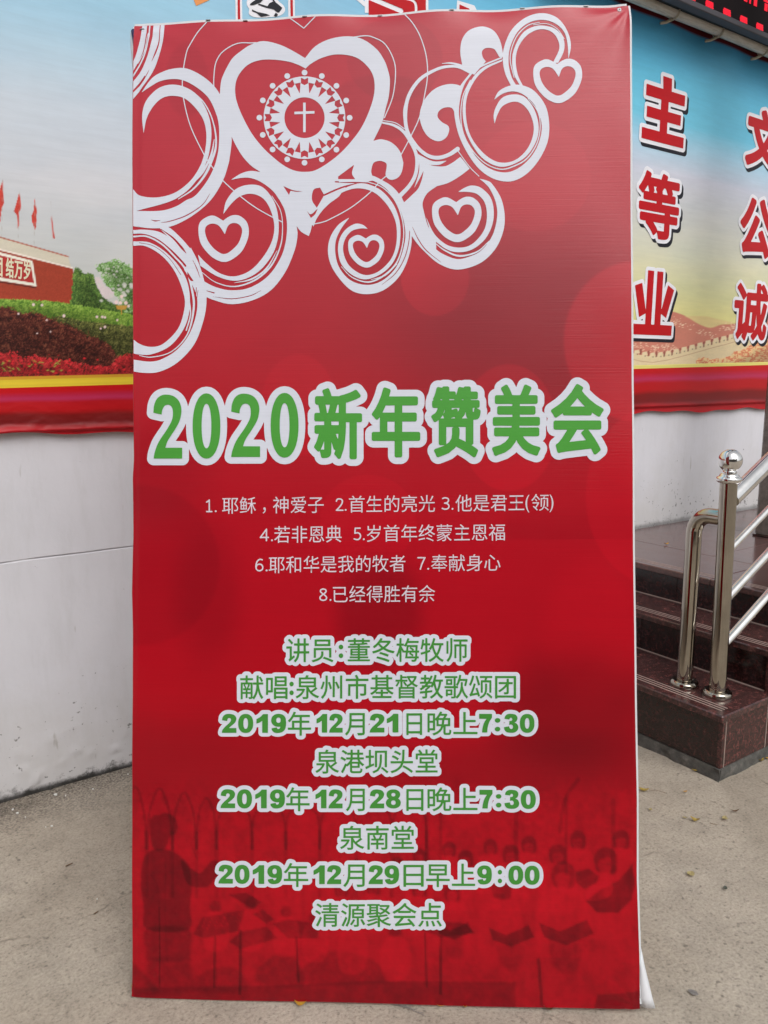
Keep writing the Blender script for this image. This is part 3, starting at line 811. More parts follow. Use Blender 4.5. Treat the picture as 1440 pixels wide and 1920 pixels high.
def mural_colour(U, Z):
    pts = happly(HMI, np.stack([U, Z], -1)); X, Y = pts[..., 0], pts[..., 1]
    left = lerp_stops(Z, [(1.2, (190, 190, 180)), (1.5, (187, 190, 186)), (1.75, (186, 189, 194)), (1.95, (176, 188, 199)), (2.1, (158, 186, 203)), (2.25, (140, 183, 205)), (2.6, (110, 165, 200)), (3, (60, 130, 175))])
    rgt = lerp_stops(Z, [(1.3, (208, 200, 135)), (1.5, (206, 200, 135)), (1.62, (200, 197, 150)), (1.8, (192, 193, 175)), (1.98, (188, 190, 190)), (2.12, (186, 190, 203)), (2.24, (155, 192, 212)), (2.34, (104, 182, 208)), (2.5, (94, 178, 208)), (2.66, (78, 164, 204)), (2.74, (60, 136, 186))])
    k = sstep(-.9, .5, U)[..., None]
    c = left * (1 - k) + rgt * k
    # streaky cirrus
    ci = fbm(U * 2.2 + Z * 3.5, Z * 9 - U * 1.5, 21, 5)
    c = c * (1 + (ci - .5)[..., None] * np.array([.22, .14, .08]))
    wx = (fbm(X * .11, Y * .11, 91, 3) - .5) * 14; wy = (fbm(X * .11 + 40, Y * .11, 92, 3) - .5) * 14
    fine = vnoise((X + wx) * .8 + Y * .35, (Y + wy) * .8 - X * .35, 31); fine2 = vnoise((X + wx) * .36 - Y * .2, (Y + wy) * .36 + X * .2, 33); fine3 = fbm(X * .12, Y * .12, 35, 4)
    def put(poly, rgb, amp=0.0, nz=None, soft=.6, smooth=True, alpha=1.0, rag=0.0):
        nonlocal c
        P = smooth_loop(poly, True, 4) if smooth else np.array([p[:2] for p in poly], float)
        m_ = 6
        w = (X > P[:, 0].min() - m_) & (X < P[:, 0].max() + m_) & (Y > P[:, 1].min() - m_) & (Y < P[:, 1].max() + m_)
        if not w.any(): return
        d = sd_poly(X[w], Y[w], P) + (fine2[w] - .5) * rag
        a = (sstep(-soft, soft, d) * alpha)[:, None]
        col = lin(rgb)[None, :] * np.ones((w.sum(), 1))
        if nz is not None: col = nz(w, col) * (1.12 - .50 * sstep(0, 26, d))[:, None]
        elif amp: col = col * (1 + (fine[w] - .5)[:, None] * amp)
        c[w] = c[w] * (1 - a) + col * a
    L = U < -.6
    def leafy(dark, mid, lite, s=1.0):
        d_, m_, l_ = lin(dark), lin(mid), lin(lite)
        def f(w, col):
            q = (.36 * fine[w] + .34 * fine2[w] + .30 * fine3[w])[:, None]; q = np.clip((q - .33) / .44, 0, 1)
            return np.where(q < .5, d_ + (m_ - d_) * q * 2, m_ + (l_ - m_) * (q - .5) * 2)
        return f
    # --- red gate wall with flags, park beds in front
    for fl in ([(5, 338), (8, 380), (3, 391), (0, 420), (-6, 400), (-2, 360)], [(36, 360), (39, 378), (39, 392), (35, 399), (36, 423), (33, 428), (32, 404), (26, 396), (31, 380)],
               [(65, 372), (69, 395), (68, 424), (66, 431), (60, 415), (59, 405), (63, 395)], [(96, 396), (98, 412), (103, 448), (99, 446), (96, 410)], [(-22, 330), (-16, 360), (-20, 410), (-26, 400), (-30, 360)]):
        put([(p[0], p[1], 1) for p in fl], (186, 60, 48), .35, soft=.5, smooth=False)
    for a_, b_ in (((5, 336), (3, 450)), ((37, 358), (34, 450)), ((66, 370), (64, 460)), ((95, 378), (97, 415))):
        put([(a_[0] - .3, a_[1]), (a_[0] + .3, a_[1]), (b_[0] + .3, b_[1]), (b_[0] - .3, b_[1])], (150, 140, 130), soft=.5, smooth=False, alpha=.5)
    put([(-400, 340), (0, 445), (128, 481), (134, 503), (0, 470), (-400, 380)], (196, 190, 172), .08, smooth=False)
    put([(-400, 338), (0, 443.5), (129, 480), (129, 482.5), (0, 446), (-400, 341)], (165, 85, 65), .2, smooth=False)
    put([(-400, 378), (0, 466), (136, 501), (137, 504), (0, 469.5), (-400, 383)], (222, 212, 200), .05, smooth=False)
    put([(-400, 382), (0, 469.5), (137, 504), (147, 572), (0, 575), (-400, 570)], (150, 60, 42), .30, smooth=False)
    put([(-300, 405), (0, 473), (61, 489), (69, 537), (0, 526), (-300, 490)], (225, 218, 205), .05, smooth=False)
    put([(-300, 411), (0, 478.5), (57, 493), (64, 531), (0, 520), (-300, 484)], (165, 48, 46), .12, smooth=False)
    put([(0, 527), (68, 538), (69, 541), (0, 530)], (90, 40, 35), smooth=False)
    put([(139, 505), (150, 506), (155, 511), (166, 512), (175, 517), (181, 528), (186, 540), (196, 556), (215, 570), (255, 575), (300, 560), (330, 640), (130, 640), (134, 560)], (80, 110, 55), nz=leafy((44, 66, 30), (78, 112, 50), (120, 150, 72)), rag=5, soft=1)
    put([(181, 500), (192, 493), (205, 489), (218, 487), (232, 491), (245, 500), (262, 498), (290, 520), (300, 580), (230, 582), (222, 560), (206, 545), (196, 530), (190, 515), (182, 508)], (110, 150, 85), nz=leafy((58, 88, 42), (112, 156, 84), (178, 196, 166)), rag=9, soft=1)
    put([(178, 520), (188, 522), (196, 535), (206, 541), (214, 550), (210, 558), (198, 560), (190, 550), (182, 538)], (200, 190, 190), .12, rag=3)
    put([(0, 560), (60, 562), (110, 566), (150, 573), (200, 581), (260, 592), (330, 600), (330, 640), (240, 615), (160, 630), (100, 625), (40, 610), (-100, 585), (-400, 560), (-400, 545)], (120, 155, 60), nz=leafy((70, 105, 38), (112, 148, 56), (150, 178, 84)), rag=3)
    put([(100, 594), (160, 602), (250, 612), (330, 625), (330, 690), (160, 690), (100, 640)], (80, 85, 40), nz=leafy((44, 48, 26), (84, 90, 44), (140, 140, 80)), rag=4)
    put([(-400, 560), (0, 576), (20, 578), (45, 588), (62, 586), (90, 594), (118, 606), (140, 612), (160, 628), (185, 634), (205, 648), (218, 665), (216, 690), (0, 700), (-400, 700)], (85, 35, 32), nz=leafy((40, 20, 18), (88, 40, 32), (140, 82, 62)), rag=9, soft=1)
    put([(-400, 655), (0, 661), (15, 659), (28, 664), (45, 672), (60, 668), (90, 672), (120, 676), (160, 684), (205, 686), (222, 672), (240, 664), (330, 655), (330, 712), (-400, 712)], (150, 40, 40), nz=leafy((70, 30, 24), (165, 34, 40), (196, 62, 62)), rag=7, soft=1)
    rr = np.random.RandomState(5)
    for _ in range(60):     # sky showing through the loose tree
        x, y = rr.uniform(186, 262), rr.uniform(498, 566); r_ = rr.uniform(1.0, 3.2) * (1.2 if y > 530 else .7)
        put([(x - r_ * 1.5, y), (x, y - r_), (x + r_, y + .5), (x, y + r_)], (196, 196, 190), soft=.9, alpha=.75)
    for _ in range(40):     # twigs poking up from the dark bush
        x = rr.uniform(-20, 205); y = 590 + max(0, x - 60) * .42 + rr.uniform(-10, 30); a = rr.uniform(-2.4, -.7); L_ = rr.uniform(5, 14)
        put([(x, y), (x + math.cos(a) * L_, y + math.sin(a) * L_), (x + math.cos(a) * L_ + 1.2, y + math.sin(a) * L_ + .4), (x + 1.8, y + .5)], (104, 50, 40) if rr.rand() < .5 else (52, 26, 22), soft=.8, smooth=False, alpha=.7)
    for _ in range(46):     # yellow-green leaves among the flowers
        x, y = rr.uniform(-60, 120), rr.uniform(676, 698); a = rr.uniform(-.8, .8); L_ = rr.uniform(3, 6)
        put([(x - L_ * math.cos(a), y - L_ * math.sin(a)), (x, y - 1.4), (x + L_ * math.cos(a), y + L_ * math.sin(a)), (x, y + 1.4)], (150, 160, 70) if rr.rand() < .6 else (60, 80, 36), soft=.6, smooth=False, alpha=.8)
    for _ in range(60):
        x, y = rr.uniform(-60, 250), rr.uniform(664, 700); r_ = rr.uniform(1.5, 3.5)
        put([(x - r_, y), (x, y - r_ * .7), (x + r_, y + .3), (x, y + r_ * .7)], (205, 40, 48) if rr.rand() < .7 else (150, 20, 30), soft=.7, smooth=False, alpha=.85)
    for x, y, r_ in ((63, 571, 3), (79, 572, 2.5), (120, 592, 3.2), (88, 600, 2), (182, 594, 2.6), (192, 594, 2.6), (197, 595, 2.4), (197, 613, 2.6), (189, 616, 1.8), (220, 600, 2), (35, 588, 2), (70, 625, 1.6), (95, 622, 1.6), (228, 556, 3.6), (218, 567, 3.8), (226, 568, 3.6), (236, 568, 3.8), (241, 574, 3)):
        put([(x - r_, y), (x, y - r_), (x + r_, y), (x, y + r_)], (224, 200, 196), .1, alpha=.9)
    put([(217, 573), (239, 573), (236, 580), (229, 581), (229, 590), (227, 590), (227, 581), (220, 580)], (190, 140, 60), smooth=False, alpha=.85)
    # --- hills, old wall winding over them
    put([(900, 610), (1100, 600), (1184, 600), (1215, 602), (1235, 598), (1257, 585), (1274, 588), (1292, 596), (1310, 607), (1331, 614), (1351, 608), (1375, 607), (1440, 596), (1550, 610), (1550, 760), (900, 760)], (188, 118, 100), .08, soft=1)
    put([(1286, 593), (1321, 593), (1342, 598), (1375, 606), (1351, 609), (1331, 615), (1310, 608), (1292, 597)], (205, 182, 128), .06, soft=1.5, alpha=.8)
    for _ in range(190):
        t = rr.rand()
        if t < .45: x = rr.uniform(1250, 1345); y = 598 + (x - 1250) * .36 + rr.normal(0, 4)
        elif t < .8: x = rr.uniform(1184, 1270); y = 646 + (x - 1184) * .09 + rr.normal(0, 4)
        else: x = rr.uniform(1348, 1380); y = 614 + rr.normal(0, 4)
        w_ = rr.uniform(.8, 2.6)
        put([(x - w_, y + .4), (x, y - .8), (x + w_, y - .3), (x, y + .8)], (228, 205, 175), soft=.6, smooth=False, alpha=.75)
    top = [(900, 640), (1100, 655), (1184, 661), (1202, 665.5), (1225, 668), (1252, 663.5), (1279, 656.5), (1306, 649), (1333.5, 641), (1360.6, 634), (1378, 629), (1400, 625), (1550, 610)]
    put(top + [(1550, 760), (900, 760)], (208, 190, 152), .1, smooth=False)
    put([(x, y + 11) for x, y in top] + [(x, y + 12.2) for x, y in top[::-1]], (165, 120, 90), smooth=False, alpha=.7)
    tx = np.array([p[0] for p in top]); ty = np.array([p[1] for p in top])
    for i in range(24):
        x = 1190 + i * 14.6; y = np.interp(x, tx, ty)
        put([(x, y + 1), (x + 1.2, y - 5.5), (x + 9.5, y - 7.0), (x + 11, y)], (212, 194, 158), smooth=False)
        put([(x + 11, y + 2.5), (x + 11.5, y - 8), (x + 14, y - 8.5), (x + 14, y + 1.8)], (122, 62, 52), smooth=False, alpha=.85)
        put([(x + 5.2, y + 1), (x + 7, y + .6), (x + 7, y + 3), (x + 5.4, y + 3)], (80, 60, 45), smooth=False, alpha=.8)
    def ochre(w, col):
        q = fine3[w][:, None]; f_ = vnoise(X[w] * .35 + fine3[w] * 5, Y[w] * .6, 77)[:, None]
        return np.where(f_ < .5, lin((196, 118, 84)), lin((208, 178, 130))) * (.85 + .3 * q)
    put([(1306, 684), (1307, 673), (1322, 670), (1333, 673), (1352, 672), (1370, 667), (1376, 660), (1392, 655), (1410, 646), (1428, 640), (1445, 632), (1550, 600), (1550, 700), (1306, 700)], (196, 130, 90), nz=ochre, rag=3)
    # --- yellow band, printed red scroll rod at the foot
    ze = z_edge(U); zf = z_foot(U)
    kk = sstep(-1.2, .8, U)
    band = .030 * (1 - kk) + .016 * kk
    g = (Z - ze) / band
    yel = np.where((g < .72)[..., None], lin((206, 182, 52)) * (1 - kk)[..., None] + lin((206, 196, 110)) * kk[..., None], lin((190, 142, 44)) * (1 - kk)[..., None] + lin((214, 205, 120)) * kk[..., None])
    yel = yel * (1 + .05 * np.sin(g * 25))[..., None]
    c = np.where(((g >= 0) & (g < 1))[..., None], yel, c)
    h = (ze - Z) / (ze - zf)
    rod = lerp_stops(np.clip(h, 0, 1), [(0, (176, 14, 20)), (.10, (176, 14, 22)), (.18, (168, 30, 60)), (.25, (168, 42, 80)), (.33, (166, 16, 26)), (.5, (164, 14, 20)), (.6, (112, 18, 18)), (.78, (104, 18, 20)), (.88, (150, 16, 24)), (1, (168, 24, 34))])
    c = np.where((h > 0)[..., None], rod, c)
    c = np.where((Z > 2.722)[..., None], lin((92, 22, 28)), c)
    return np.clip(c / .75, 0, .95)

def mural_dy(U, Z):
    """depth of the cloth off its plane (towards the viewer)"""
    h = np.clip((1.20 - Z) / .13, 0, 1)
    d = .0022 * np.sin(U * 5.0) + .0015 * np.sin(Z * 7 + U * 2)
    wr = (fbm(U * 11, Z * 30, 41, 4) - .5) * .018 * h ** 2 * sstep(1.2, -.6, U)
    roll = .006 * h ** 3 + wr * .8 + .006 * sstep(.80, .97, h) - .010 * sstep(.95, 1.0, h)
    top = .005 * np.sin(U * 14) * sstep(2.60, 2.74, Z)
    return d + roll + top

def mural():
    root = empty("wall_mural", FRAME_WALL)
    tag(root, "wide mural cloth printed with sky, flower beds and hills, hung on the white wall", "mural")
    us = np.concatenate([np.arange(-4, -1.90, .05), np.arange(-1.90, -1.30, .0024), np.arange(-1.30, .70, .03), np.arange(.70, 2.35, .0064), np.arange(2.4, 4.2, .06)])
    zr = np.concatenate([np.linspace(0, 1, 40) ** 1.0])
    zs = np.concatenate([np.arange(1.28, 1.82, .0036), np.arange(1.82, 2.77, .012)])
    U1 = []; Z1 = []
    ks_ = sstep(-1.2, .8, us); bd_ = .030 * (1 - ks_) + .016 * ks_
    for f_ in np.linspace(0, .995, 40):
        Z1.append(z_foot(us) * (1 - f_) + z_edge(us) * f_); U1.append(us)
    for f_ in (.03, .2, .35, .5, .68, .76, .88, .97, 1.03):
        Z1.append(z_edge(us) + bd_ * f_); U1.append(us)
    for f_ in np.linspace(0, 1, 250)[1:]:
        Z1.append((z_edge(us) + bd_ * 1.03) * (1 - f_) + 1.82 * f_); U1.append(us)
    for z in np.arange(1.832, 2.77, .012): Z1.append(np.full(len(us), z)); U1.append(us)
    # hems just above and below the end of the picture keep the printed edge crisp
    U = np.array(U1); Z = np.array(Z1)
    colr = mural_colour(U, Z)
    Y = MUR_V + mural_dy(U, Z)
    v = np.stack([U, Y, Z], -1).reshape(-1, 3); nz, nx = U.shape
    i, j = np.meshgrid(np.arange(nx - 1), np.arange(nz - 1)); k = (j * nx + i).ravel()
    L = np.stack([k, k + nx, k + nx + 1, k + 1], -1).ravel()
    me = raw_mesh("printed_cloth", v, L, np.full(len(k), 4))
    at = me.color_attributes.new("print", 'FLOAT_COLOR', 'POINT')
    at.data.foreach_set('color', np.concatenate([colr.reshape(-1, 3), np.ones((len(v), 1))], 1).astype(np.float32).ravel())
    cm = vinyl("mural_print", attr="print", rough=.42, bump=.08, spec=.3)
    o = link("printed_cloth", me, cm, root, True)
    def place(off):
        def f(xy):
            uz = happly(HM, xy); return np.stack([uz[:, 0], MUR_V + mural_dy(uz[:, 0], uz[:, 1]) + off, uz[:, 1]], -1)
        return f
    def place_uz(off):
        def f(p): return np.stack([p[:, 0], MUR_V + mural_dy(p[:, 0], -p[:, 1]) + off, -p[:, 1]], -1)
        return f
    WH = vinyl("mural_white_print", col=tuple(lin((222, 222, 228)) / .82), rough=.42, bump=.08, spec=.3)
    RD = vinyl("mural_red_print", col=tuple(lin((176, 8, 20)) / .8), rough=.42, bump=.08, spec=.3)
    NV = vinyl("mural_dark_print", col=tuple(lin((24, 24, 34)) / .8), rough=.42, bump=.08, spec=.3)
    # big characters, in metres on the cloth (y = -z)
    chars = [('主', .875, 1.168, 2.238, .272), ('等', .868, 1.168, 1.825, .292), ('业', .868, 1.158, 1.405, .285),
             ('文', 1.652, 1.955, 2.238, .272), ('公', 1.655, 1.950, 1.812, .285), ('诚', 1.645, 1.965, 1.392, .298)]
    bx_ = lambda x0, x1, y0, y1: [(x0, y0), (x1, y0), (x1, y1), (x0, y1)]
    BLOCK = {'主': [[(.42, 0), (.63, 0), (.64, .19), (.44, .19)], bx_(.05, .97, .19, .355), bx_(.09, .90, .505, .665), bx_(0, 1, .835, 1), bx_(.41, .585, .21, .96)],
             '业': [bx_(.325, .475, 0, .93), bx_(.555, .705, 0, .93), bx_(0, 1, .835, 1), [(.03, .25), (.20, .20), (.335, .66), (.17, .73)], [(.84, .20), (1.0, .27), (.84, .72), (.69, .65)]]}
    for ch, a, b, zb, H in chars:
        E = text_edges(ch, a + .013, b - .013, -zb - .013, H - .026, 0.0, True)
        for nm, grow, dx, dy, mt_, off in (("lettering", .046, .0145, .0145, NV, .0010), ("lettering", .042, 0, 0, WH, .0020), ("lettering", .0135, 0, 0, RD, .0030)):
            gg = grow if nm else grow
            s_ = 1000.0
            F = Field((a - .05) * s_, (-zb - H - .05) * s_, (b + .07) * s_, (-zb + .07) * s_, 2.4)
            F.F[:] = -60
            E2 = E.copy(); E2[:, [0, 2]] += dx; E2[:, [1, 3]] += dy
            gr_ = {'等': .0085, '诚': .009}.get(ch, .0125)
            if ch in BLOCK:
                for P_ in BLOCK[ch]:
                    F.poly([((a + p[0] * (b - a) + dx) * s_, (-zb - H + p[1] * H + dy) * s_) for p in P_], smooth=False, grow=0 if mt_ is RD else .0165 * s_)
            else: F.glyph_edges(E2 * s_, (gr_ if mt_ is RD else gr_ + .0165) * s_)
            me = F.mesh("lettering", lambda p, off=off: place_uz(off)(p / s_))
            link("lettering", me, mt_, root)
    # white characters on the painted gate board
    runs = [('团', -9, 4, 516, 34, .18), ('结', 11.5, 25, 519, 34, .18), ('万', 27.5, 42, 521, 33, .18), ('岁', 45, 57, 523, 34, .18)]
    CR = vinyl("mural_cream_print", col=tuple(lin((214, 208, 180)) / .8), rough=.42, bump=.08, spec=.3)
    F = Field(-14, 476, 62, 532, .5); F.F[:] = -20
    for r in runs: F.glyph_edges(text_edges(*r), .75)
    link("lettering", F.mesh("lettering", place(.001)), CR, root)
    # part of a framed heading with a dark character, a red heading and an orange ribbon end, high up
    F = Field(425, -90, 570, 45, .8); F.F[:] = -20
    for x in (447, 546): F.stroke([(x - 2, -90), (x, 45)], 6.2)
    F.poly([(478, -12, 1), (508, -14, 1), (520, 2), (531, 12), (533, 22), (524, 30), (508, 33), (480, 34), (466, 28), (466, 18), (462, 11), (463, 0)])
    link("lettering", F.mesh("lettering", place(.001)), WH, root)
    F = Field(440, -90, 555, 45, .6); F.F[:] = -20
    for x in (447, 546): F.stroke([(x - 2, -90), (x, 45)], 2.3)
    link("lettering", F.mesh("lettering", place(.002)), RD, root)
    F = Field(460, -40, 535, 45, .5); F.F[:] = -20
    for p in ([(490, -14), (484, -4), (468, 8), (467, 11), (474, 11), (487, 6), (496, -3), (500, -14)], [(500, -16), (505, -6), (511, 4), (504, 7), (500, 13), (484, 8), (482, 10), (498, 16), (512, 19), (518, 24), (522, 25), (528, 16), (515, 5), (508, -6), (506, -16)],
              [(471, 19), (482, 24), (497, 27), (505, 30), (488, 33), (480, 26), (471, 22)], [(512, 30), (516, 25), (520, 29), (516, 33)]): F.poly([(a, b, 1) for a, b in p], smooth=False)
    link("lettering", F.mesh("lettering", place(.002)), NV, root)
    F = Field(660, -60, 920, 40, .8); F.F[:] = -20
    F.poly([(684, -60), (804, -60), (804, 24), (684, 24)], smooth=False); F.stroke([(668, -6), (684, 8)], 4)
    F.poly([(855, 40), (858, 0), (890, 10), (905, 40)], smooth=False)
    link("lettering", F.mesh("lettering", place(.001)), WH, root)
    F = Field(684, -60, 900, 40, .8); F.F[:] = -20
    F.poly([(691, -60), (799, -60), (799, 40), (691, 40)], smooth=False)
    F.stroke([(650, -22), (752, 20)], 4.5, mode=-1); F.stroke([(755, -5), (779, 5), (779, 40)], 2.4, mode=-1)
    F.poly([(861, 40), (862, 8), (880, 16), (890, 40)], smooth=False)
    link("lettering", F.mesh("lettering", place(.002)), RD, root)
    OR = vinyl("mural_orange_print", col=tuple(lin((214, 140, 80)) / .8), rough=.42, bump=.08, spec=.3)
    F = Field(350, -30, 405, 20, .8); F.F[:] = -20
    F.poly([(358, -10), (367, 12), (392, 1), (388, -20), (358, -24)], smooth=False)
    link("lettering", F.mesh("lettering", place(.001)), OR, root)
    # row of grommets along the upper hem
    return root
mural()

# ================================================================== THE RED BANNER
def banner_w(s, t):
    """slack of the cloth, metres towards the viewer"""
    w = .0032 * np.sin(s * 6.0 + 1.2 * t) * np.sin(t * 1.6 + .4) + .0015 * np.sin(t * 5 + s * 3)
    # pulled corners: short diagonal creases running in from the tacks
    for cs, ct, k, a in ((.985, 1.97, 1.0, 2.2), (.0, 1.955, .35, -2.0), (.99, .01, .8, -2.4), (.0, .0, .7, 2.1)):
        r = np.hypot(s - cs, t - ct); an = np.arctan2(t - ct, s - cs)
        w = w + .0016 * k * np.exp(-r / .11) * np.sin(an * 9 + a) * np.clip(r / .03, 0, 1)
    w = w + .0010 * np.exp(-((s - .03) / .05) ** 2) * np.sin(t * 22 + 1) + .0010 * np.exp(-((s - .97) / .05) ** 2) * np.sin(t * 19)
    top = np.clip(1 - (1.972 - t) / .055, 0, 1)
    w = w - .009 * top ** 2 * (.5 + .5 * np.sin(s * 2 * math.pi * 4.3 + 1.0)) 
    edge = np.clip(1 - s / .012, 0, 1) + np.clip(1 - (.994 - s) / .008, 0, 1)
    return w - .0012 * edge ** 2

def place_b(off):
    def f(xy):
        st = happly(HB, xy); return np.stack([st[:, 0], st[:, 1], banner_w(st[:, 0], st[:, 1]) + off], -1)
    return f

LEFT = [(0, 251), (42, 250), (120, 249), (300, 248.8), (480, 250), (700, 250.6), (860, 251.8), (895, 249.4), (1000, 251), (1110, 248.2), (1180, 249.8), (1300, 250.2), (1420, 248.6), (1550, 249.2), (1690, 248), (1780, 249), (1840, 248.8), (1875, 246)]
RIGHT = [(0, 1180), (30, 1181.5), (340, 1182.6), (700, 1184), (1000, 1186), (1100, 1187), (1300, 1190.5), (1500, 1194.5), (1650, 1195), (1800, 1199.5), (1890, 1200)]
def xl(y): return np.interp(y, *zip(*LEFT))
def xr(y): return np.interp(y, *zip(*RIGHT))
def ytop(x): return 45.5 - (x - 250) * .0424 + .8 * np.sin(x * .02)
def ybot(x): return 1868.5 + (x - 247) * .0262 + 1.0 * np.sin((x - 247) * .012)

def banner_colour(X, Y):
    base = lerp_stops(Y, [(40, (166, 46, 58)), (300, (165, 42, 54)), (520, (160, 30, 42)), (800, (157, 16, 29)), (1000, (158, 10, 26)), (1300, (154, 8, 23)), (1600, (154, 6, 22)), (1880, (146, 6, 21))])  # pinker upper stops: part of the cloth's sky sheen is put into the print
    f = np.ones(X.shape)
    def ell(x, y, rx, ry, k, soft=.02):
        nonlocal f
        d = np.hypot((X - x) / rx, (Y - y) / ry); f = f * (1 + (k - 1) * sstep(1 + soft, 1 - soft, d))
    ell(1000, 620, 240, 190, .80, .7); ell(700, 600, 200, 120, .95, .6)
    ell(816, 520, 64, 72, 1.12); ell(1000, 330, 108, 104, 1.05); ell(1195, 640, 138, 150, 1.2, .03)
    ell(954, 802, 90, 119, 1.14); ell(1240, 930, 142, 170, 1.12); ell(560, 760, 70, 95, 1.08, .04); ell(740, 110, 90, 80, .95); ell(350, 150, 40, 70, .95, .1)
    ell(690, 975, 90, 85, 1.08); ell(262, 1060, 150, 150, .93, .04); ell(710, 1150, 80, 110, .84, .35); ell(390, 1110, 60, 120, .9, .5)
    ell(1080, 1330, 140, 110, .80, .5); ell(1000, 1440, 330, 60, .86, .6); ell(330, 1440, 240, 90, .88, .6); ell(760, 1330, 160, 120, 1.06, .4)
    ell(300, 900, 90, 90, .92, .6); ell(720, 200, 110, 60, .94, .08); ell(1110, 1180, 90, 130, 1.08, .3)
    f = f * (1 - .07 * (sstep(940, 960, X) * sstep(1013, 1010, Y) * sstep(930, 1005, Y)))
    # choir photograph printed tone on tone along the foot
    ph = sstep(1440, 1500, Y)
    n1 = fbm(X * .035, Y * .03, 51, 5); n2 = fbm(X * .09, Y * .09, 52, 3)
    n3 = fbm(X * .055 + 9, Y * .022, 57, 4)
    f = f * (1 + ph * (-.02 + (fbm(X * .16, Y * .16, 61, 2) - .5) * .10 + (n1 - .5) * .22 + (n2 - .5) * .16 + (n3 - .5) * .14))
    def put(poly, k, soft=3, smooth=True):
        nonlocal f
        P = smooth_loop(poly, True, 4) if smooth else np.array(poly, float); m_ = soft + 3
        w = (X > P[:, 0].min() - m_) & (X < P[:, 0].max() + m_) & (Y > P[:, 1].min() - m_) & (Y < P[:, 1].max() + m_)
        if not w.any(): return
        f[w] *= 1 + (k - 1) * sstep(-soft, soft, sd_poly(X[w], Y[w], P))
    def line(pts, r, k, soft=2):
        nonlocal f
        P = smooth_loop(pts, False, 5); d = np.full(X.shape, 1e9)
        w = (X > P[:, 0].min() - 12) & (X < P[:, 0].max() + 12) & (Y > P[:, 1].min() - 12) & (Y < P[:, 1].max() + 12)
        x_, y_ = X[w], Y[w]; dd = np.full(x_.shape, 1e9)
        for i in range(len(P) - 1):
            (x0, y0), (x1, y1) = P[i], P[i + 1]; ex, ey = x1 - x0, y1 - y0; t = np.clip(((x_ - x0) * ex + (y_ - y0) * ey) / (ex * ex + ey * ey + 1e-9), 0, 1)
            dd = np.minimum(dd, np.hypot(x_ - x0 - ex * t, y_ - y0 - ey * t))
        f[w] *= 1 + (k - 1) * sstep(r + soft, r - soft * .4, dd)
    cols = [232, 276, 324, 369, 407, 473, 536, 600, 667, 735, 800]; tops = [1478, 1480, 1487, 1498, 1500, 1500, 1505, 1505, 1508, 1508]
    for i in range(10):
        a, b_ = cols[i], cols[i + 1]; t_ = tops[i]
        line([(a, 1590), (a + 4, 1530), ((a + b_) / 2 - 8, t_ + 8), ((a + b_) / 2, t_ - 2), ((a + b_) / 2 + 8, t_ + 8), (b_ - 4, 1530), (b_, 1590)], 2.0, .84)
        line([(b_, 1560), (b_, 1680)], 3.0, .88)
    for x in (800, 826, 968, 1062, 1150): line([(x, 1500), (x, 1640)], 3, .86)
    line([(1050, 1560), (1060, 1500), (1085, 1462)], 3, .84)
    # conductor: back view, both arms raised, fading out towards the feet
    put([(281, 1542), (288, 1529), (300, 1527), (310, 1523), (326, 1529), (334, 1546), (330, 1562), (320, 1566), (316, 1580), (306, 1592), (292, 1592), (284, 1574)], .70, 3)
    put([(266, 1628), (272, 1606), (284, 1594), (298, 1590), (320, 1593), (342, 1606), (356, 1624), (360, 1660), (357, 1700), (354, 1742), (276, 1742), (270, 1700), (265, 1660)], .70, 3.5)
    put([(340, 1612), (356, 1624), (374, 1636), (390, 1622), (398, 1612), (410, 1616), (406, 1640), (392, 1660), (368, 1662), (350, 1652)], .72, 3)
    put([(276, 1740), (354, 1740), (357, 1790), (352, 1800), (280, 1800), (274, 1780)], .78, 5); put([(279, 1800), (354, 1800), (352, 1858), (284, 1856)], .84, 8)
    line([(312, 1600), (310, 1700), (314, 1800)], 1.0, .92, 3); line([(284, 1640), (296, 1660), (300, 1700)], 1.5, .93, 3); line([(372, 1612), (360, 1580), (372, 1560)], .9, .9, 2)
    def singer(x, y, k, face=1, book=0, lean=0):
        """head at (x, y), size k: light blouse, dark hair, lighter face, open dark folder"""
        put([(x - 12 * k, y + 14 * k), (x - 26 * k, y + 22 * k), (x - 33 * k, y + 44 * k), (x - 34 * k, y + 92 * k), (x - 22 * k, y + 100 * k), (x + 24 * k, y + 100 * k), (x + 33 * k, y + 88 * k), (x + 31 * k, y + 42 * k), (x + 24 * k, y + 22 * k), (x + 10 * k, y + 14 * k)], 1.10, 5)
        put([(x - 20 * k, y + 60 * k), (x - 12 * k, y + 40 * k), (x - 9 * k, y + 62 * k), (x - 14 * k, y + 98 * k)], .94, 4); put([(x + 16 * k, y + 40 * k), (x + 20 * k, y + 66 * k), (x + 15 * k, y + 98 * k), (x + 11 * k, y + 60 * k)], .94, 4)
        put([(x - 14 * k, y + 6 * k), (x - 15 * k, y - 6 * k), (x - 8 * k, y - 16 * k), (x + 4 * k, y - 18 * k), (x + 14 * k, y - 9 * k), (x + 15 * k, y + 8 * k), (x + 10 * k, y + 16 * k), (x - 9 * k, y + 14 * k)], .74, 3.4)
        if face: put([(x - 8 * k, y - 2 * k), (x + 5 * k, y - 4 * k), (x + 9 * k, y + 4 * k), (x + 5 * k, y + 15 * k), (x - 4 * k, y + 16 * k), (x - 9 * k, y + 8 * k)], 1.22, 3); put([(x - 6 * k, y + 3 * k), (x + 6 * k, y + 3 * k), (x + 6 * k, y + 5 * k), (x - 6 * k, y + 5 * k)], .92, 2, False); put([(x - 3 * k, y + 10.5 * k), (x + 3 * k, y + 10.5 * k), (x + 2 * k, y + 12 * k), (x - 2 * k, y + 12 * k)], .90, 1.6, False)
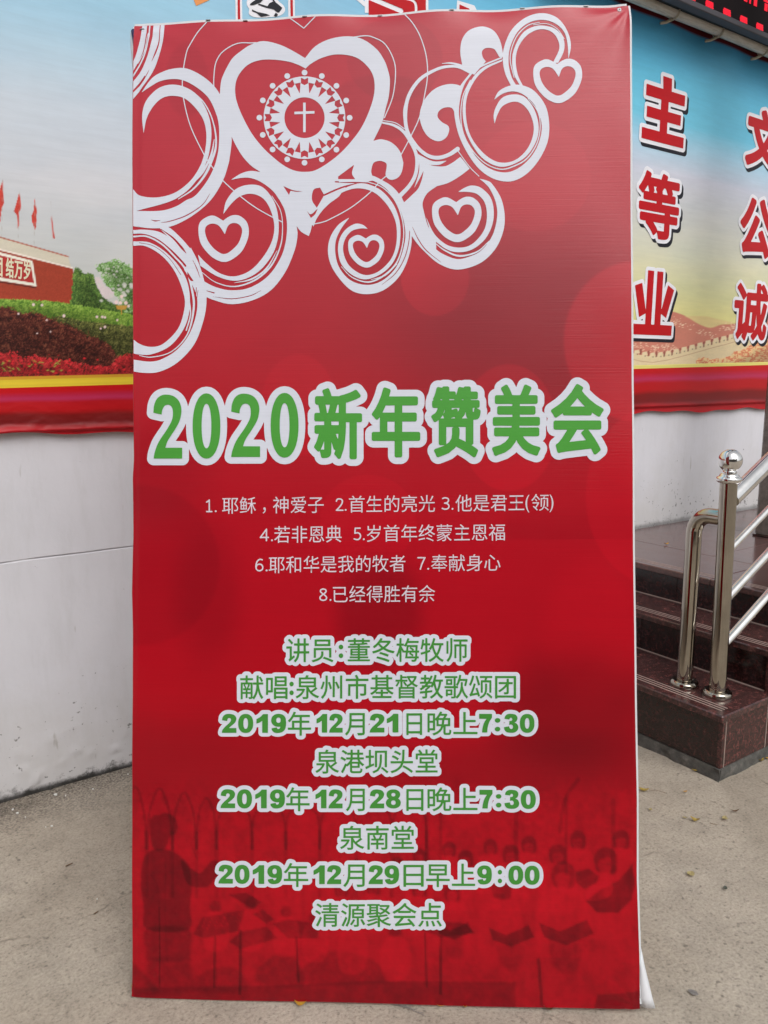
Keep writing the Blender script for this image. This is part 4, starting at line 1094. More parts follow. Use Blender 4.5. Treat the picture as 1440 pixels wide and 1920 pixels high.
        if book:
            bx, by = x + lean, y + 66 * k
            put([(bx - 30 * k, by - 8 * k), (bx - 4 * k, by + 3 * k), (bx + 30 * k, by - 12 * k), (bx + 38 * k, by + 6 * k), (bx + 4 * k, by + 20 * k), (bx - 24 * k, by + 10 * k)], .68, 2.6, False)
            put([(bx - 26 * k, by - 4 * k), (bx - 4 * k, by + 5 * k), (bx - 4 * k, by + 7 * k), (bx - 25 * k, by - 1 * k)], 1.1, 2, False)
            put([(bx - 18 * k, by + 20 * k), (bx + 22 * k, by + 20 * k), (bx + 14 * k, by + 54 * k), (bx - 8 * k, by + 50 * k)], .86, 6)
    for a_ in ((842, 1594, .85), (786, 1606, .8), (920, 1590, .85), (1165, 1576, 1.05), (992, 1586, .95), (1084, 1577, 1.0), (745, 1622, .8), (670, 1626, .8), (600, 1640, .8), (540, 1646, .75)): singer(*a_)
    for a_ in ((873, 1612, .95), (958, 1604, 1.05), (1046, 1604, 1.1), (700, 1664, .85), (640, 1668, .85), (786, 1668, .9)): singer(*a_)
    singer(848, 1676, 1.0, 1, 1, 0); singer(940, 1668, 1.25, 0, 1, 14); singer(1136, 1616, 1.45, 1, 0); singer(1056, 1644, 1.5, 1, 1, 0)
    put([(1098, 1690), (1128, 1668), (1160, 1652), (1176, 1634), (1186, 1622), (1192, 1660), (1184, 1690), (1160, 1712), (1120, 1712)], .66, 3, False); put([(1080, 1636), (1104, 1630), (1124, 1644), (1118, 1658), (1096, 1668), (1080, 1656)], .70, 3, False)
    put([(1120, 1655), (1150, 1660), (1140, 1684), (1105, 1690), (1100, 1676)], 1.25, 2)
    # seated players, stands
    for x, y, k in ((404, 1696, .8), (470, 1690, .85), (536, 1706, .8), (590, 1716, .8), (660, 1728, .9), (740, 1742, .9)):
        put([(x - 30 * k, y + 60 * k), (x - 22 * k, y + 24 * k), (x, y + 14 * k), (x + 26 * k, y + 26 * k), (x + 34 * k, y + 64 * k), (x + 20 * k, y + 104 * k), (x - 20 * k, y + 104 * k)], 1.16, 3)
        put([(x - 12 * k, y), (x - 2 * k, y - 12 * k), (x + 12 * k, y - 6 * k), (x + 13 * k, y + 10 * k), (x, y + 16 * k), (x - 11 * k, y + 10 * k)], .78, 4)
    for q_ in ([(362, 1750), (382, 1718), (460, 1704), (448, 1744), (384, 1758)], [(432, 1764), (450, 1746), (500, 1736), (522, 1758), (452, 1778)], [(512, 1730), (540, 1722), (602, 1732), (596, 1758), (540, 1758)], [(474, 1712), (494, 1704), (514, 1722), (500, 1730)], [(784, 1742), (831, 1728), (872, 1732), (890, 1750), (828, 1758)], [(430, 1676), (462, 1672), (492, 1690), (474, 1702)]): put(q_, .74, 2.6, False)
    for i in range(6): line([(376 + i * 13, 1744 - i * 3), (386 + i * 13, 1722 - i * 3)], .6, 1.14, 1)
    for a_, b_, r_ in (((827, 1758), (826, 1862), 2.4), ((797, 1750), (800, 1850), 1.4), ((452, 1744), (450, 1862), 2.2), ((404, 1756), (402, 1850), 1.6), ((556, 1758), (560, 1840), 1.6), ((1010, 1800), (1016, 1884), 2.4), ((300, 1700), (300, 1850), .8)): line([a_, b_], r_, .72)
    for q_ in ([(560, 1838), (600, 1790), (640, 1782), (700, 1800), (720, 1842)], [(250, 1806), (280, 1836), (300, 1862), (250, 1864)], [(480, 1838), (500, 1800), (530, 1786), (560, 1806), (566, 1850)], [(360, 1856), (380, 1822), (440, 1812), (460, 1856)]): put(q_, .84, 5)
    put([(250, 1852), (520, 1846), (700, 1838), (966, 1842), (968, 1900), (250, 1900)], .80, 3, False); put([(1120, 1866), (1204, 1858), (1204, 1900), (1112, 1900)], .78, 2, False)
    hue = np.clip(f, .4, 1.5)[..., None]
    col = base * np.where(hue > 1, hue ** np.array([1.15, 1.0, 1.0]), hue ** np.array([2.0, 1.2, 1.2]))
    col[..., 0] = np.minimum(col[..., 0], lin(170.0))
    return np.clip(col / .80, 0, .95)

def swirls():
    F = Field(246, 8, 1100, 706, .75)
    P = F.poly; R = F.ring; K = F.stroke
    # --- big heart body running down into its stem
    P([(572, 109, 1), (550, 96), (525, 84), (494, 77), (470, 84), (452, 95.5), (437, 108), (428, 121.5), (418, 142), (414, 156), (412, 181, 1), (414, 200), (422, 230), (434, 256, 1), (444, 276), (456, 295), (472, 312), (489, 323, 1), (470, 321), (452, 326), (433, 338, 1),
       (447.6, 335), (464, 333.6), (482, 338), (500, 348.6), (515, 362), (528, 382), (535, 398), (539, 420), (545, 432), (556, 424, 1), (565, 435), (579, 443, 1), (583, 432), (586, 419), (594, 405), (607, 392), (620, 380), (636, 368), (650, 350), (690, 340), (711, 338, 1), (698, 330, 1),
       (696, 320), (700, 306), (708, 302), (716, 302), (724, 306), (725, 313), (723, 327.5), (728, 335), (736, 337), (746, 333), (753, 323), (756, 308), (755, 300), (749, 282), (734, 267), (715, 261), (700, 264, 1), (708, 248), (717, 228), (724, 200), (729, 180), (731, 150), (727, 130), (720, 112), (706, 92), (681, 74), (653, 68), (619, 73), (591, 87)], sub=4)
    P([(573, 128.5, 1), (560, 122), (542.5, 116), (515, 112), (487, 113), (463, 123), (445, 146), (441, 174), (449, 205), (469.6, 246.5), (494, 278), (525, 305.5), (549, 319), (571, 322.5), (594.6, 318), (629, 295), (657, 267), (681, 233), (699, 187.5), (702, 153), (692, 128), (667.5, 107.6), (633, 102), (605, 108), (584, 119)], mode=-1)
    P([(664, 309, 1), (660, 325), (666, 336, 1), (650, 336), (634, 336, 1), (634, 331, 1)], mode=-1)
    P([(600, 352, 1), (588, 356), (585, 375), (594, 390, 1), (600, 380), (608, 366, 1)], mode=-1)
    P([(575, 395, 1), (583, 402), (596, 391, 1), (591, 402), (583, 409, 1)], mode=-1)
    P([(531, 349, 1), (550, 357), (568, 359, 1), (556, 360), (545, 358, 1), (542, 366, 1)], mode=-1)
    K([(608, 366), (640, 352), (668, 345)], 1.6, mode=-1); K([(629, 341), (650, 342), (690, 343)], 1.3, mode=-1)
    # --- emblem inside the heart
    cx, cy = 571, 220.8
    F.disc(cx, cy, 76.5, 77.5); F.disc(cx, cy, 37.6, 38.2, mode=-1)
    for k in range(16):
        a = k * math.pi / 8 - math.pi / 2
        e, g = np.array([math.cos(a), math.sin(a)]), np.array([-math.sin(a), math.cos(a)]); c_ = np.array([cx, cy])
        F.disc(*(c_ + e * 84.6), 5.3)
        q = lambda r, s: tuple(c_ + e * r + g * s)
        P([q(61, 0), q(64.5, -6.6), q(73.5, -6.8), q(75, -6.2), q(71.8, 0), q(75, 6.2), q(73.5, 6.8), q(64.5, 6.6)], smooth=False, mode=-1)
        a += math.pi / 16; e, g = np.array([math.cos(a), math.sin(a)]), np.array([-math.sin(a), math.cos(a)])
        P([q(66, -5.6), q(46, 0), q(66, 5.6)], smooth=False, mode=-1)
        P([q(70, -4.2), q(66, 0), q(70, 4.2), q(69.9, 0)], smooth=False, mode=-1) if False else None
    F.poly([(568.4, 192.5), (573.2, 192.5), (573.2, 248), (568.4, 248)], smooth=False)
    F.poly([(552, 209.6), (589.7, 208.2), (589.7, 213.0), (552, 214.4)], smooth=False)
    # --- left ring
    R([(265, 174), (285, 146), (308, 133), (332, 127.5), (352, 129), (377, 141), (399, 159), (414, 181), (425, 220), (434, 256), (434, 273), (431, 296), (429, 307), (419, 338), (399, 372), (375, 395.5), (348, 413.6), (319, 426), (285, 429), (249, 424.5)],
      [(265, 174), (281.5, 162.6), (298, 153), (317.6, 148.6), (341, 150), (366, 162), (390, 182.5), (404, 209.6), (410.6, 236.7), (410.6, 273), (407, 296), (401, 316), (390, 338), (374, 360), (362, 371), (350, 376), (330, 388), (300, 396), (249, 396)])
    R([(270, 251), (267, 218.6), (272.5, 193), (287, 173.5), (303, 162.6), (323, 158.7), (344.7, 162.6), (366, 175), (382.6, 197), (393.5, 224), (396.7, 253), (393.5, 282), (388, 303), (376, 328), (360, 350), (342, 366), (315, 380), (249, 398)],
      [(270, 251), (276, 222), (288.7, 198.8), (305, 184), (325, 180), (346.5, 185), (366, 202), (381, 224), (387, 249), (386, 276), (381, 298), (373.6, 316), (359, 338), (337.5, 356.7), (316, 366.7), (289, 371), (262, 367), (249, 354)])
    K([(364, 174), (382, 192), (396, 218), (404, 248), (405, 275), (398, 300), (384, 330), (362, 356), (335, 374)], [.7, 1.2, 1.2, 1.6, 2.2, 2.4, 1.6, .8])
    K([(402, 262), (396, 292), (380, 324), (356, 350)], [.6, 2, 2.2, .8])
    K([(394, 364), (380, 385), (350, 405), (318, 416), (300, 418)], [.3, .8, 1.0, .8, .3], mode=-1); K([(284, 413), (292, 415), (302, 414)], [.3, 1.2, .3], mode=-1)
    # --- corner stripes
    R([(265, 40), (262.5, 70), (255, 100), (247, 120)], [(274, 40), (273, 65), (266, 100), (247, 137)])
    K([(279, 40), (278, 70), (268, 108), (247, 146)], 1.3); K([(277, 60), (270, 95), (258, 118)], .6)
    R([(286, 40), (284, 75), (268, 125), (247, 156)], [(298, 40), (297, 75), (289, 100), (272, 140), (247, 172)])
    K([(299, 88), (284, 118), (272, 142)], [.3, 1.6, .5], mode=1)
    R([(299.4, 40), (298.5, 78), (290, 105), (270, 150), (247, 176)], [(307, 40), (305, 76), (290, 126.5), (265, 166), (247, 189)])
    # --- lower left rings
    R([(249, 432), (272, 431.5), (300, 436), (325, 452), (350, 479), (369, 508), (382.7, 530), (388, 562), (382.7, 600), (365.4, 645.5), (334, 680), (299.4, 697.6), (270, 699.5), (247, 696)],
      [(249, 439), (272.5, 439.8), (297.8, 449.7), (321, 467.8), (337.5, 484), (351, 500), (361, 522), (369, 545), (370, 583), (357, 624.7), (334, 655), (306, 673), (282, 678.5), (247, 674)])
    R([(249, 453), (282, 456), (313, 475), (341, 506.7), (355, 541), (356, 583), (345, 617.8), (320, 649), (285.5, 664.6), (262, 665), (247, 662)],
      [(249, 461.5), (275, 463), (306, 482), (330.7, 513.6), (346, 555), (346, 583), (334, 617.8), (306, 645.5), (282, 650.7), (262, 645), (247, 634)])
    K([(249, 444.3), (276, 444.3), (303, 457.9), (326.7, 480.4), (350, 508), (361, 545), (364, 580), (352, 628), (322, 660), (285, 670), (262, 667)], [1.5, 1.5, 1.5, 1.5, 1.8, 2.0, 2.0, 1.2, .9, .9, .6])
    K([(355, 560), (358, 590), (350, 620)], 1.2); K([(262, 456), (290, 463), (318, 485), (340, 516)], .5, mode=-1)
    P([(300, 429, 1), (317, 427), (341, 448), (357, 466), (358, 464, 1), (373.6, 495), (384, 529), (388, 560), (372, 562), (366, 545), (352, 516), (346, 505), (352, 498), (353, 488), (345, 474), (325, 454)])
    K([(302, 430), (325, 447), (342, 466), (350, 476)], [.4, 1.6, 2.2, .4], mode=-1); K([(362, 488), (370, 505), (376, 522)], [.3, .9, .3], mode=-1); P([(352, 510, 1), (364, 528, 1), (358, 527), (352, 518, 1)], mode=-1)
    K([(369, 540), (367, 580), (372, 545)], [.6, 1, .4], mode=-1)
    # --- ring of the first small heart
    R([(556, 423), (558, 440), (553, 468.5), (535.5, 510), (508, 545), (473, 564), (435, 571), (403.6, 564), (384, 556)],
      [(504, 345), (525, 361), (535.5, 395.5), (538, 437), (528.6, 479), (504, 517), (469.6, 539.6), (435, 545), (403.6, 538.6), (376, 524)])
    R([(419, 402.5), (424.5, 378), (442, 355.6), (466, 347), (490, 350), (508, 368), (519, 392), (523, 427), (518, 461.5), (504, 489), (480, 513.6), (446, 527), (410.5, 520), (376, 499)],
      [(419, 402.5), (435, 381.7), (452, 368), (473, 364), (494, 373), (508, 395.5), (514.7, 427), (508, 458), (488.7, 489), (466, 510), (438, 519), (410.5, 512), (386, 493), (372, 478)])
    K([(510, 368), (526, 395), (530, 427), (526, 462), (508, 500), (478, 526), (440, 538), (405, 530), (380, 512)], [.6, .8, .8, 1.2, 1.6, 1.6, 1.2, .8, .6])
    K([(520, 470), (500, 504), (472, 524), (440, 531)], [.4, 1.6, 1.6, .4]); K([(388, 546), (402, 550)], [.5, 1.2], mode=-1); K([(400, 557), (435, 561), (470, 555), (490, 545)], [.3, .8, .8, .3], mode=-1)
    # --- ring of the second small heart
    R([(655.6, 407.6), (634.7, 421.5), (619, 446), (615, 473.6), (622.6, 501.4), (641.7, 529), (662.5, 546.5), (688.5, 551.7), (718, 544.8), (745.8, 522), (763, 491), (771.9, 452.8), (768, 414.6), (758, 380), (738, 352), (711, 334.7), (690, 326)],
      [(655.6, 407.6), (640, 428.5), (629.5, 452.8), (629.5, 480.6), (638, 505), (657.3, 525.7), (686.8, 534.4), (714.6, 527.4), (738.9, 506.6), (752, 480.6), (760, 445.8), (757, 414.6), (746, 383), (726, 356), (706, 342), (690, 336)])
    R([(689.6, 429), (679.9, 421.5), (666, 419.8), (648.6, 430), (636.5, 449), (634, 473.6), (641.7, 498), (662.5, 517), (686.8, 524), (714.6, 513.5), (735.4, 494.4), (747.6, 466.7), (751, 435), (747.6, 407.6), (735.4, 380), (714.6, 357), (686.8, 344.5), (664, 346), (634.7, 360), (600, 390), (584, 420)],
      [(689.6, 429), (676, 428.5), (659, 433.7), (646.9, 449), (643.4, 470), (652, 494.4), (669.4, 510), (688.5, 516), (711, 508.3), (732, 487.5), (742, 463), (744, 432), (738.9, 407.6), (725, 383), (704, 362.5), (680, 353.8), (655.6, 355.6), (627.8, 369.4), (607, 392), (594, 410), (588, 425)])
    K([(690, 341), (718, 352), (742, 378), (755, 415), (756, 452), (744, 492), (718, 518), (690, 529), (660, 520), (640, 500)], [.8, .9, 1.2, 1.0, 1.0, 1.4, 1.6, 1.4, .9, .5])
    K([(765, 400), (768, 440), (760, 480), (742, 512), (716, 534)], [.3, .7, .8, .8, .3], mode=-1); K([(745, 495), (722, 516), (695, 525)], [.4, 1.5, .4]); K([(636, 341), (665, 340), (690, 341)], [.8, 1.2, 1])
    # --- ring of the third small heart and the arm that feeds it
    R([(898.6, 334.7), (912, 338), (923, 345), (940, 373), (946.5, 407.6), (942, 438.9), (926.4, 470), (898.6, 494.4), (858.7, 505.6), (825.7, 496), (798, 473.6), (775, 445.8)],
      [(898.6, 334.7), (910, 344), (919.4, 355.6), (929.9, 380), (932, 407.6), (923, 442), (902, 470), (877.8, 482), (857, 485.8), (836, 478.8), (817, 466.7), (796, 440)])
    R([(858.7, 359.7), (870.8, 352), (884.7, 347.6), (902, 352), (919.4, 369.4), (925.7, 393.8), (923, 421.5), (909, 449), (884.7, 468), (858.7, 473), (836, 466.7), (811, 448)],
      [(858.7, 359.7), (877.8, 359.7), (895, 364), (909, 380), (913, 404), (909, 428.5), (895, 449), (877.8, 461.5), (857, 464), (836, 458), (814, 438), (798, 405)])
    P([(794.8, 306.5, 1), (815, 311), (833.6, 311.5), (848, 305), (863, 294, 1), (871, 303), (880.6, 316, 1), (862.5, 330), (840.8, 342.6), (819, 349, 1), (801, 362.5), (792.5, 380), (795, 398), (803, 425), (816, 447), (818, 466, 1), (800, 474), (775, 447), (766, 425), (760, 395), (758, 379, 1), (772, 366), (785, 351.7), (793, 328)])
    K([(917, 452), (895, 472), (862, 480), (835, 470), (816, 456)], [.6, 1.4, 1.8, 1.4, .5]); K([(773, 425), (785, 450), (800, 470), (827, 492)], [.3, .9, .9, .3], mode=-1)
    # --- middle thin rings
    K([(884, 137), (862, 126), (843, 124), (818, 130), (786.8, 149), (766, 180.5), (760, 215), (764, 246.5), (781, 274), (801, 291), (821.5, 295.5), (842, 289.6), (858, 279)], [2.2, 2.4, 2.6, 2.8, 3.2, 3.4, 3.4, 3.4, 3.4, 3.4, 3.6, 3.6, 4.2])
    K([(828.5, 118.7), (846, 118), (866, 123), (886, 134)], [.4, 1.6, 2, 2]); K([(784, 149), (768, 172), (758, 200), (757, 220), (760, 238)], [.8, .9, .9, .9, .7])
    K([(718, 230), (739, 235), (757, 247), (771, 268), (780, 288), (782, 308), (778, 330), (767, 349), (751, 366)], [1.8, 2.4, 3, 3.2, 3.2, 3.4, 3.4, 3.6, 4]); K([(719, 226), (741, 230), (758, 241)], .8)
    P([(784, 288, 1), (796, 302), (793, 322), (776, 354, 1), (785, 325), (786, 305)]); P([(786, 290, 1), (812, 302), (838, 301, 1), (822, 309), (796, 306)])
    K([(752, 368), (765, 410), (771, 440)], .8); K([(859, 283), (880, 312), (898, 330)], .8)
    P([(865, 172, 1), (866, 166), (859.7, 159), (838.9, 157.5), (814.6, 166.7), (795.5, 187.5), (786.8, 215), (792, 239.6), (804, 257), (821.5, 264.6), (835.4, 258.7), (841.7, 246.5), (840.6, 236), (828.5, 228.5), (820.5, 218.7), (823, 208), (833.7, 201.4), (847, 202), (853, 212, 1), (860, 200)])
    # --- right middle ring
    R([(926, 187), (936, 170), (957, 159.7), (977.8, 159), (1002, 170), (1023, 198), (1029.9, 232.6), (1026.4, 267), (1009, 302), (984.7, 328), (957, 340), (925.7, 335), (898, 316), (876, 286), (860, 252), (852, 215), (852.5, 190), (859.7, 166), (874, 145.8), (887.5, 131), (908, 119.5), (941, 106)],
      [(926, 187), (943, 175), (963.9, 170.8), (984.7, 178.8), (1005.6, 201.4), (1016, 236), (1009, 270.8), (991.7, 298.6), (967, 317.7), (943, 323), (915, 314), (891, 291.7), (872, 256), (861.5, 222), (862, 190), (870, 160), (882, 142), (893, 131), (912, 121), (941, 109)])
    R([(927.4, 232), (925.7, 215), (931, 198), (943, 182), (963.9, 176.4), (984.7, 182), (1002, 205), (1010, 236), (1005.6, 264), (988, 291.7), (963.9, 307), (939.6, 312.5), (915, 303.8), (894.4, 284.7), (875, 250), (867.7, 215), (870, 180.5), (884, 149), (905, 126.7), (943, 110.4)],
      [(927.4, 232), (932.6, 215), (943, 198), (963.9, 190), (981, 196), (995, 215), (1001, 243), (991.7, 274), (970.8, 297), (946.5, 304.8), (922, 298.6), (898, 277.8), (880.6, 250), (873.5, 215), (876, 180.5), (891, 149), (911.8, 128.5), (941, 114.6)])
    K([(990, 184), (1008, 208), (1013, 236), (1007, 268), (988, 297), (962, 312), (938, 317), (910, 306), (886, 282), (869, 250), (864, 215), (868, 180), (882, 150)], [.5, .8, .8, 1, 1.2, 1.2, 1, .9, .9, .9, .9, .9, .8])
    P([(866.7, 121), (863, 97), (866.7, 73), (880.6, 55.6), (904.9, 48.6), (925.7, 57), (937.8, 76.4), (943, 100.7), (941, 108, 1), (936, 106, 1), (932, 99), (925.7, 91), (911.8, 89.6), (904, 95.5), (904.9, 106), (911, 115, 1), (900, 127), (889, 140, 1), (880, 132), (866, 122, 1)])
    # --- top right ring
    R([(958.7, 161), (948, 138.9), (943, 114.6), (944.8, 90), (957, 59), (977.8, 36.5), (1002, 25), (1026.4, 25), (1047, 34.7), (1062.8, 55.6), (1070.8, 83), (1066, 110.4)],
      [(969, 161), (958.7, 142), (953.5, 114.6), (957, 86.8), (970.8, 59), (991.7, 41.7), (1016, 36.5), (1040, 43), (1057.6, 59), (1064.6, 83), (1066, 110.4)])
    R([(976, 161), (963.9, 138.9), (960.4, 111), (965.6, 86.8), (981, 60.8), (1002, 49), (1023, 48), (1043.7, 55.6), (1057, 73), (1057.6, 93.8), (1047, 117)],
      [(981, 161), (970.8, 138.9), (967, 111), (972.6, 86.8), (988, 66), (1009, 55), (1029.9, 57), (1043.7, 69.4), (1049, 90), (1037, 117)])
    K([(1012, 41), (990, 47), (970, 66), (959, 92), (957, 115), (964, 145)], [.5, .9, .9, .9, .9, .6]); K([(1000, 46), (1025, 44), (1045, 54), (1058, 72)], .6)
    # --- the four small hearts share one drawing
    ho = [(419, 414.5, 1), (402.5, 405.5), (390, 407), (376, 417), (372.7, 433.5), (377, 457), (391.7, 477), (406, 487.6), (420.6, 492), (435, 487.6), (453, 473), (464, 451.5), (467, 433.5), (463, 417), (451, 406), (438.6, 404), (428, 408)]
    hi = [(422, 440, 1), (411.5, 424.5), (399, 420), (388, 424.5), (385, 435), (390, 451.5), (400.7, 466), (413, 475), (421.5, 477), (431, 473), (446, 458.8), (453, 442.5), (454, 430), (447.6, 421), (437, 419), (428, 424.5)]
    for x0, y0, x1, y1 in ((372.7, 404, 467, 492), (652.8, 440, 720.5, 502), (810, 368.7, 902.8, 454), (1000, 109.4, 1091.7, 193)):
        tr = lambda L_: [((p[0] - 372.7) / 94.3 * (x1 - x0) + x0, (p[1] - 404) / 88 * (y1 - y0) + y0) + tuple(p[2:]) for p in L_]
        P(tr(ho)); P(tr(hi), mode=-1)
    # --- hair lines
    th = .95
    K([(392, 36), (381, 48), (368.9, 62.5), (356, 84), (349.8, 97), (343.9, 128.5), (342, 160), (346, 194), (358.5, 239.6), (382.8, 290), (400, 316), (419, 340), (452, 369.5), (480, 390), (508, 406), (530, 417)], th)
    K([(585, 421), (604, 417), (619, 411), (657, 390), (692, 362.5), (712.6, 340), (724, 330)], th)
    K([(752, 290), (769.4, 257), (786.8, 218.7), (797, 173.6), (801.7, 138.9), (799, 104), (788.5, 69.4), (773, 41.7), (752, 17)], th)
    K([(538, 28, 1), (569.6, 52.8, 1), (597, 25, 1)], th, sub=1)
    K([(480, 80), (469.6, 80.5), (450, 80.5), (432, 87), (414, 100.7), (404, 120), (401, 145), (401, 165)], th)
    K([(660, 70), (685, 67), (700, 70), (721, 81.6), (736.5, 107.6), (741.7, 135.4), (736.5, 180.5), (720.8, 220.5)], th)
    # trim to the sheet
    X, Y = np.meshgrid(F.x, F.y)
    F.F = np.minimum(F.F, X - xl(Y) - .6); F.F = np.minimum(F.F, Y - ytop(X) - .6)
    return F

def banner():
    root = empty("standing_banner", FRAME_BANNER)
    tag(root, "tall leaning red printed banner with white heart swirls and green Chinese lettering", "banner")
    WHITE = vinyl("banner_white_print", col=tuple(lin((216, 219, 230)) / 1.03), rough=.24, bump=.12, spec=.3)
    GREEN = vinyl("banner_green_print", col=tuple(lin((76, 154, 60)) / .98), rough=.24, bump=.12, spec=.3)
    GREEN2 = vinyl("banner_deep_green_print", col=tuple(lin((68, 140, 58)) / .98), rough=.24, bump=.12, spec=.3)
    PALE = vinyl("banner_pale_print", col=tuple(lin((216, 204, 214)) / 1.0), rough=.24, bump=.12, spec=.3)
    CLOTH = vinyl("banner_cloth_print", attr="print", rough=.24, bump=.22, spec=.3)
    BACK = simple("white_cloth_back", (.74, .75, .78), .6)
    # printed sheet
    nx, ny = 318, 616
    gx, gy = np.meshgrid(np.linspace(0, 1, nx), np.linspace(0, 1, ny))
    X = 250 + gx * 934; Y = 40 + gy * 1840
    for _ in range(4):
        yt, yb_ = ytop(X), ybot(X); Y = yt + (yb_ - yt) * gy; X = xl(Y) + (xr(Y) - xl(Y)) * gx
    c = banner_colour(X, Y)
    v = place_b(0)(np.stack([X, Y], -1).reshape(-1, 2))
    i, j = np.meshgrid(np.arange(nx - 1), np.arange(ny - 1)); k = (j * nx + i).ravel()
    L = np.stack([k, k + nx, k + nx + 1, k + 1], -1).ravel()
    me = raw_mesh("printed_sheet", v, L, np.full(len(k), 4))
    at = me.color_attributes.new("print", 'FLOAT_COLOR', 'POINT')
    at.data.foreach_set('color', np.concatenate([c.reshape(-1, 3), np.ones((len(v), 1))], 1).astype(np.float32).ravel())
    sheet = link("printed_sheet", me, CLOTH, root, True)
    G = v.reshape(ny, nx, 3)
    # the cloth turns round the frame on the left and the bottom (red), white hem on top and right
    def turn(name, line, outv, mt_, wid, depth=.022, kind=0):
        prof = []
        o3 = np.array(outv)
        for p in line:
            a = [p + np.array([0, 0, -.0003]), p + o3 * wid, p + o3 * (wid + .0015) + np.array([0, 0, -.003]), p + o3 * (wid + .0012) + np.array([0, 0, -depth]), p - o3 * .03 + np.array([0, 0, -depth - .002])]
            prof += a
        m_ = 5; fs = []
        for i in range(len(line) - 1):
            for k in range(m_ - 1): fs.append((i * m_ + k, i * m_ + k + 1, (i + 1) * m_ + k + 1, (i + 1) * m_ + k))
        mb = MB(); mb.add(prof, fs); return mb.build(name, mt_, root, True, split=50)
    REDSIDE = vinyl("banner_red_side", col=tuple(lin((150, 20, 28)) / .8), rough=.4)
    turn("side_fold", G[:, 0][::4], (-1, 0, 0), REDSIDE, .0005)
    turn("side_fold", G[-1][::4], (0, -1, 0), REDSIDE, .0003)
    turn("white_hem", G[:, -1][::4], (1, 0, 0), BACK, .0030)
    turn("white_hem", G[0][::4], (0, 1, 0), BACK, .0042)
    # swirls
    F = swirls(); link("heart_swirls", F.mesh("heart_swirls", place_b(.0006)), WHITE, sheet)
    # title
    title = [('2', 288.8, 342.5, 860, 119, 0, True), ('0', 362, 413.8, 859.6, 121, 0, True), ('2', 434, 488, 857, 118, 0, True), ('0', 507.8, 560, 857.5, 120, 0, True)]
    tchars = [('新', 589, 679, 861, 133), ('年', 697, 788, 857.5, 131), ('赞', 808.6, 901, 857.5, 133), ('美', 922.6, 1013, 854.5, 133), ('会', 1032.8, 1131, 852.5, 132)]
    def build_outline(runs, grow, outl, res, matg, name):
        E = []; D = []
        for r in runs:
            g = r[-1]
            if r[0].isdigit():
                D += digit_loops(TALL if name == "title_lettering" else HEAVY, r[0], r[1], r[2], r[3], r[4], r[5]); continue
            q = list(r[:-1]); q[1] += g; q[2] -= g; q[3] -= g; q[4] -= 2 * g
            E.append((text_edges(*q), g))
        A = np.concatenate([e for e, _ in E] + [np.concatenate([l, l], 1) for _, l in D]); x0, x1 = A[:, [0, 2]].min() - outl - 8, A[:, [0, 2]].max() + outl + 8; y0, y1 = A[:, [1, 3]].min() - outl - 8, A[:, [1, 3]].max() + outl + 8
        F = Field(x0, y0, x1, y1, res)
        for e, g in E: F.glyph_edges(e, g + outl)
        for sg, l in D:
            if sg > 0: F.poly([tuple(p) for p in l], smooth=False, grow=outl)
        link("white_outline", F.mesh("white_outline", place_b(.0006)), WHITE, sheet)
        F = Field(x0, y0, x1, y1, res * .8)
        for sg, l in D: F.poly([tuple(p) for p in l], smooth=False, mode=sg)
        for e, g in E: F.glyph_edges(e, g)
        o = link(name, F.mesh(name, place_b(.0012)), matg, sheet); return o
    build_outline([(*r, 4.6) for r in title] + [(t[0], t[1], t[2], t[3], t[4], 0, True, 3.6) for t in tchars], 0, 12.5, .8, GREEN, "title_lettering")
    # white list of songs
    THIN = {'1': [[(.20, .17), (.38, .10), (.55, 0, 1), (.55, 1, 1)], [(.2, 1), (.9, 1)]], '2': [[(.05, .2), (.2, .04), (.5, 0), (.85, .08), (.92, .28), (.75, .52), (.35, .82), (.05, 1, 1), (1, 1, 1)]],
            '3': [[(.08, .06), (.4, 0), (.8, .07), (.88, .25), (.7, .42), (.35, .47)], [(.35, .47), (.75, .53), (.95, .73), (.8, .94), (.4, 1), (.03, .93)]], '4': [[(.76, 1, 1), (.76, 0, 1), (0, .72, 1), (1, .72, 1)]],
            '5': [[(.88, 0, 1), (.2, 0, 1), (.15, .45, 1), (.5, .40), (.85, .5), (.95, .72), (.75, .95), (.4, 1), (.05, .94)]], '6': [[(.88, .04), (.55, 0), (.2, .2), (.06, .6), (.15, .88), (.5, 1), (.85, .9), (.94, .68), (.8, .48), (.5, .42), (.2, .5), (.07, .68)]],
            '7': [[(.03, 0, 1), (.97, 0, 1), (.6, .5), (.35, 1)]], '8': [[(.5, 0), (.8, .08), (.85, .25), (.5, .46), (.1, .7), (.15, .92), (.5, 1), (.85, .92), (.9, .7), (.5, .46), (.15, .25), (.2, .08), (.5, 0)]]}
    def white(runs):
        for r in [r for r in runs if r[0][0].isdigit()]:
            x0, x1, yb_, H = r[1:5]; F = Field(x0 - 6, yb_ - H - 6, x1 + 6, yb_ + 6, .5); F.F[:] = -20; w = (x1 - x0) * .60
            for L_ in THIN[r[0][0]]: F.stroke([(x0 + 1.3 + p[0] * w, yb_ - H + 1.3 + p[1] * (H - 2.6)) + tuple(p[2:]) for p in L_], 1.3)
            F.disc(x1 - 2, yb_ - 1.9, 1.8)
            link("song_list_lettering", F.mesh("song_list_lettering", place_b(.0007)), PALE, sheet)
        runs = [r for r in runs if not r[0][0].isdigit()]
        link("song_list_lettering", text_mesh("song_list_lettering", runs, place_b(.0007)), PALE, sheet)
    s1, s0 = -.0085, 0
